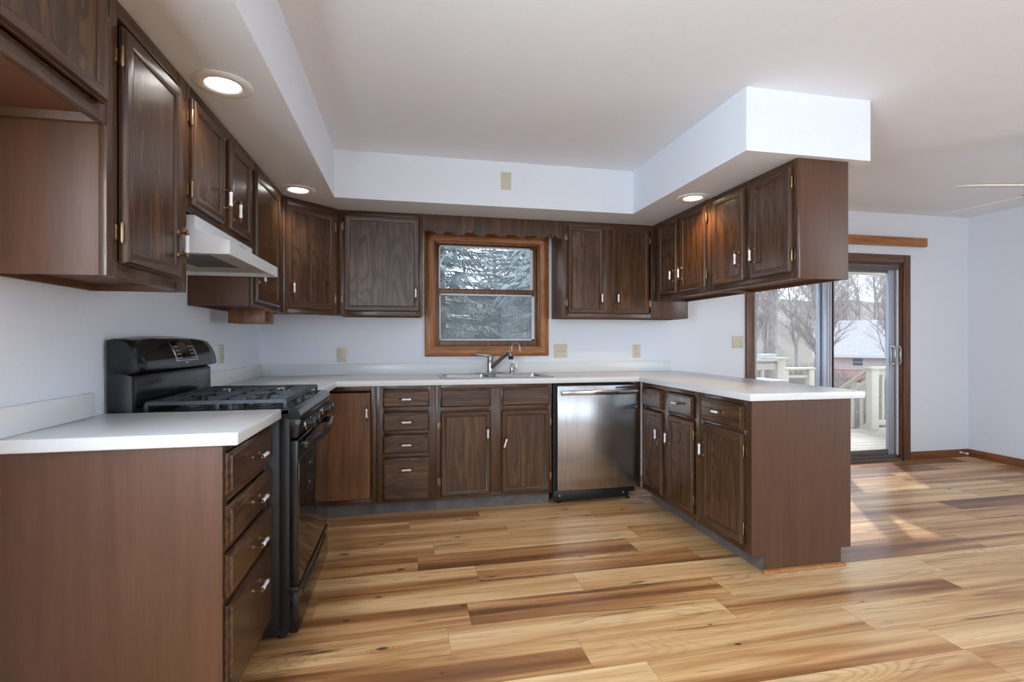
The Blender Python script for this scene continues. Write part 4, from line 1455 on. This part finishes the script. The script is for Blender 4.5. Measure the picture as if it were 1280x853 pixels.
# ------------------------------------------------------------------ trees
def branch_tree(name, height, seed, parent=None, nodes=None, droop=0.0, levels=5):
    rnd = random.Random(seed)
    verts, faces = [], []

    def seg_ring(p, d, r, n):
        up_ = Vector((0, 0, 1)) if abs(d.z) < 0.9 else Vector((1, 0, 0))
        s = d.cross(up_).normalized()
        u = s.cross(d).normalized()
        i0 = len(verts)
        for k in range(n):
            a = 2 * PI * k / n
            verts.append(p + (s * math.cos(a) + u * math.sin(a)) * r)
        return i0

    def grow(p, d, L, r, lev):
        n = 6 if lev == 0 else (4 if lev < 2 else 3)
        ns = 5 if lev == 0 else (4 if lev < 3 else 3)
        ring = seg_ring(p, d, r, n)
        kids = []
        for k in range(ns):
            q = p + d * (L / ns)
            d2 = (d + Vector((rnd.uniform(-1, 1), rnd.uniform(-1, 1), rnd.uniform(-0.6, 0.8) - droop)) * (0.10 if lev == 0 else 0.26)).normalized()
            r2 = r * (1 - 0.62 * (k + 1) / ns) if lev else r * (1 - 0.7 * (k + 1) / ns)
            r2 = max(r2, 0.004)
            ring2 = seg_ring(q, d2, r2, n)
            for a in range(n):
                b = (a + 1) % n
                faces.append((ring + a, ring + b, ring2 + b, ring2 + a))
            if lev < levels - 1 and (lev > 0 or k >= 1):
                for _ in range(3 if lev == 0 else 2):
                    ang = rnd.uniform(0, 2 * PI)
                    side = Vector((math.cos(ang), math.sin(ang), rnd.uniform(0.1, 0.9))).normalized()
                    dd = (d2 * rnd.uniform(0.35, 0.9) + side * rnd.uniform(0.6, 1.0)).normalized()
                    kids.append((q, dd, L * rnd.uniform(0.38, 0.62) * (0.85 if lev else 0.5), r2 * 0.62))
            p, d, ring = q, d2, ring2
            rr_ = r2
        for q, dd, l2, rr2 in kids:
            grow(q, dd, l2, max(rr2, 0.005), lev + 1)

    grow(Vector((0, 0, 0)), Vector((0.03, 0.02, 1)).normalized(), height, height * 0.013, 0)
    me = bpy.data.meshes.new(name)
    me.from_pydata([tuple(v) for v in verts], [], faces)
    me.materials.append(BARK)
    return me


bare = [branch_tree('bare_tree', 11.0, s) for s in (3, 11, 25)]
rnd = random.Random(5)
spots = []
for y0, n in ((9, 2), (14, 4), (21, 6), (30, 7), (40, 7), (64, 14), (78, 16), (94, 18)):
    for k in range(n):
        xa = 1.09 + (4.0 - 1.09) * (y0 + 4.09) / 4.09
        xb = 1.09 + (6.3 - 1.09) * (y0 + 4.09) / 4.09
        spots.append((xa + (xb - xa) * (k + rnd.random()) / n, y0 + rnd.uniform(-2, 2.5)))
for k in range(8):
    y = rnd.uniform(22, 55)
    xa = 1.09 + (1.25 - 1.09) * (y + 4.09) / 4.09
    xb = 1.09 + (2.35 - 1.09) * (y + 4.09) / 4.09
    spots.append((rnd.uniform(xa, xb), y))
planted = []
for k, (x, y) in enumerate(spots):
    if y < 56 and 0.97 < (x - 1.09) / (y + 4.09) < 1.22 and k % 3:
        continue
    if any((x - a) ** 2 + (y - b) ** 2 < 12 for a, b in planted) or (38 < y < 64 and 46 < x < 74):
        continue
    planted.append((x, y))
    o = bpy.data.objects.new('bare_tree', bare[k % 3])
    C.objects.link(o)
    o.location = (x, y, ground_z(x, y) - 0.1)
    o.rotation_euler = (rnd.uniform(-0.06, 0.06), rnd.uniform(-0.06, 0.06), rnd.uniform(0, 6.28))
    s = rnd.uniform(0.85, 1.25)
    o.scale = (s, s, s)
    tag(o, 'bare grey leafless tree on the slope behind the house', 'tree', 'bare trees beyond the deck')


# brush understory: dense short twigs covering the slope
def brush(seed, n=900):
    rnd = random.Random(seed)
    vs, fs = [], []
    for _ in range(n):
        a = rnd.uniform(0, 2 * PI)
        rr_ = 2.2 * math.sqrt(rnd.random())
        p = Vector((rr_ * math.cos(a), rr_ * math.sin(a), rnd.uniform(0.0, 1.0)))
        d = Vector((rnd.uniform(-0.8, 0.8), rnd.uniform(-0.8, 0.8), rnd.uniform(0.4, 1.2))).normalized()
        L = rnd.uniform(0.7, 2.0)
        r0 = rnd.uniform(0.010, 0.022)
        s = d.cross(Vector((0, 0, 1))).normalized()
        u = s.cross(d)
        i = len(vs)
        for k in range(3):
            t = 2 * PI * k / 3
            vs.append(tuple(p + (s * math.cos(t) + u * math.sin(t)) * r0))
        vs.append(tuple(p + d * L))
        fs += [(i, i + 1, i + 3), (i + 1, i + 2, i + 3), (i + 2, i, i + 3)]
    me = bpy.data.meshes.new('brush')
    me.from_pydata(vs, [], fs)
    me.materials.append(BRUSH)
    return me


bm_ = [brush(1), brush(2)]
placed = []
for k in range(110):
    y = 8 + 46 * (k / 110) + rnd.uniform(-1, 1)
    if k % 3:
        xa, xb = 3.9, 6.4
    else:
        xa, xb = 1.2, 2.4
    x = 1.09 + (rnd.uniform(xa, xb) - 1.09) * (y + 4.09) / 4.09
    if 30 < y < 72 and 42 < x < 80:
        continue
    if y < 58 and 0.97 < (x - 1.09) / (y + 4.09) < 1.25:
        continue
    s = rnd.uniform(0.8, 1.3) * (1 + y / 60)
    if any((x - a) ** 2 + (y - b) ** 2 < (1.8 * (s + q)) ** 2 for a, b, q in placed):
        continue
    placed.append((x, y, s))
    o = bpy.data.objects.new('brush_thicket', bm_[k % 2])
    C.objects.link(o)
    o.location = (x, y, ground_z(x, y) - 0.1)
    o.scale = (s, s, s)
    o.rotation_euler = (0, 0, rnd.uniform(0, 6.28))
    tag(o, 'grey twiggy brush thicket on the slope behind the house', 'brush', 'brush thickets on the slope')


def spruce(seed, H=12.0):
    rnd = random.Random(seed)
    vs, fs, mi = [], [], []

    def cone(p, d, L, r, m_):
        s = d.cross(Vector((0.31, 0.2, 0.93))).normalized()
        u = s.cross(d)
        i = len(vs)
        for k in range(3):
            t = 2 * PI * k / 3
            vs.append(tuple(p + (s * math.cos(t) + u * math.sin(t)) * r))
        vs.append(tuple(p + d * L))
        for q in ((i, i + 1, i + 3), (i + 1, i + 2, i + 3), (i + 2, i, i + 3)):
            fs.append(q)
            mi.append(m_)
    cone(Vector((0, 0, 0)), Vector((0, 0, 1)), H, 0.17, 1)
    z = 0.6
    while z < H - 0.3:
        Lmax = 0.35 + 2.7 * (1 - z / H)
        nb = 7
        a0 = rnd.uniform(0, 6.28)
        for b in range(nb):
            a = a0 + 2 * PI * b / nb + rnd.uniform(-0.25, 0.25)
            L = Lmax * rnd.uniform(0.75, 1.1)
            d = Vector((math.cos(a), math.sin(a), -0.22 + 0.35 * z / H)).normalized()
            p0 = Vector((0, 0, z + rnd.uniform(-0.1, 0.1)))
            cone(p0, d, L, 0.022, 1)
            n = int(8 + 15 * L)
            side = Vector((-math.sin(a), math.cos(a), 0))
            for k in range(n):
                t = (k + rnd.random()) / n
                q = p0 + d * (L * (0.12 + 0.88 * t))
                sg = rnd.choice((-1, 1))
                dd = (d * rnd.uniform(0.5, 0.9) + side * sg * rnd.uniform(0.3, 0.9) + Vector((0, 0, rnd.uniform(-0.9, 0.1)))).normalized()
                cone(q, dd, rnd.uniform(0.22, 0.5) * (1.15 - 0.4 * t), rnd.uniform(0.020, 0.034), 0)
        z += 0.24
    me = bpy.data.meshes.new('spruce')
    me.from_pydata(vs, [], fs)
    me.materials.append(NEEDLE)
    me.materials.append(BARK)
    for p, k in zip(me.polygons, mi):
        p.material_index = k
    return me


spm = [spruce(4), spruce(9)]
for k, (x, y, s, lab) in enumerate(((1.9, 8.2, 0.95, 'dense blue-grey spruce tree filling the kitchen window'),
                                    (4.75, 4.9, 1.05, 'tall spruce tree behind the wall to the right of the kitchen window'),
                                    (0.2, 10.5, 1.0, 'spruce tree at the left edge of the kitchen window view'),
                                    (5.2, 13.0, 1.1, 'farther spruce tree at the right edge of the kitchen window view'))):
    o = bpy.data.objects.new('spruce_tree', spm[k % 2])
    C.objects.link(o)
    o.location = (x, y, ground_z(x, y) - 0.1)
    o.scale = (s, s, s)
    o.rotation_euler = (0, 0, k * 1.3)
    tag(o, lab, 'tree', 'spruce trees outside the kitchen window')
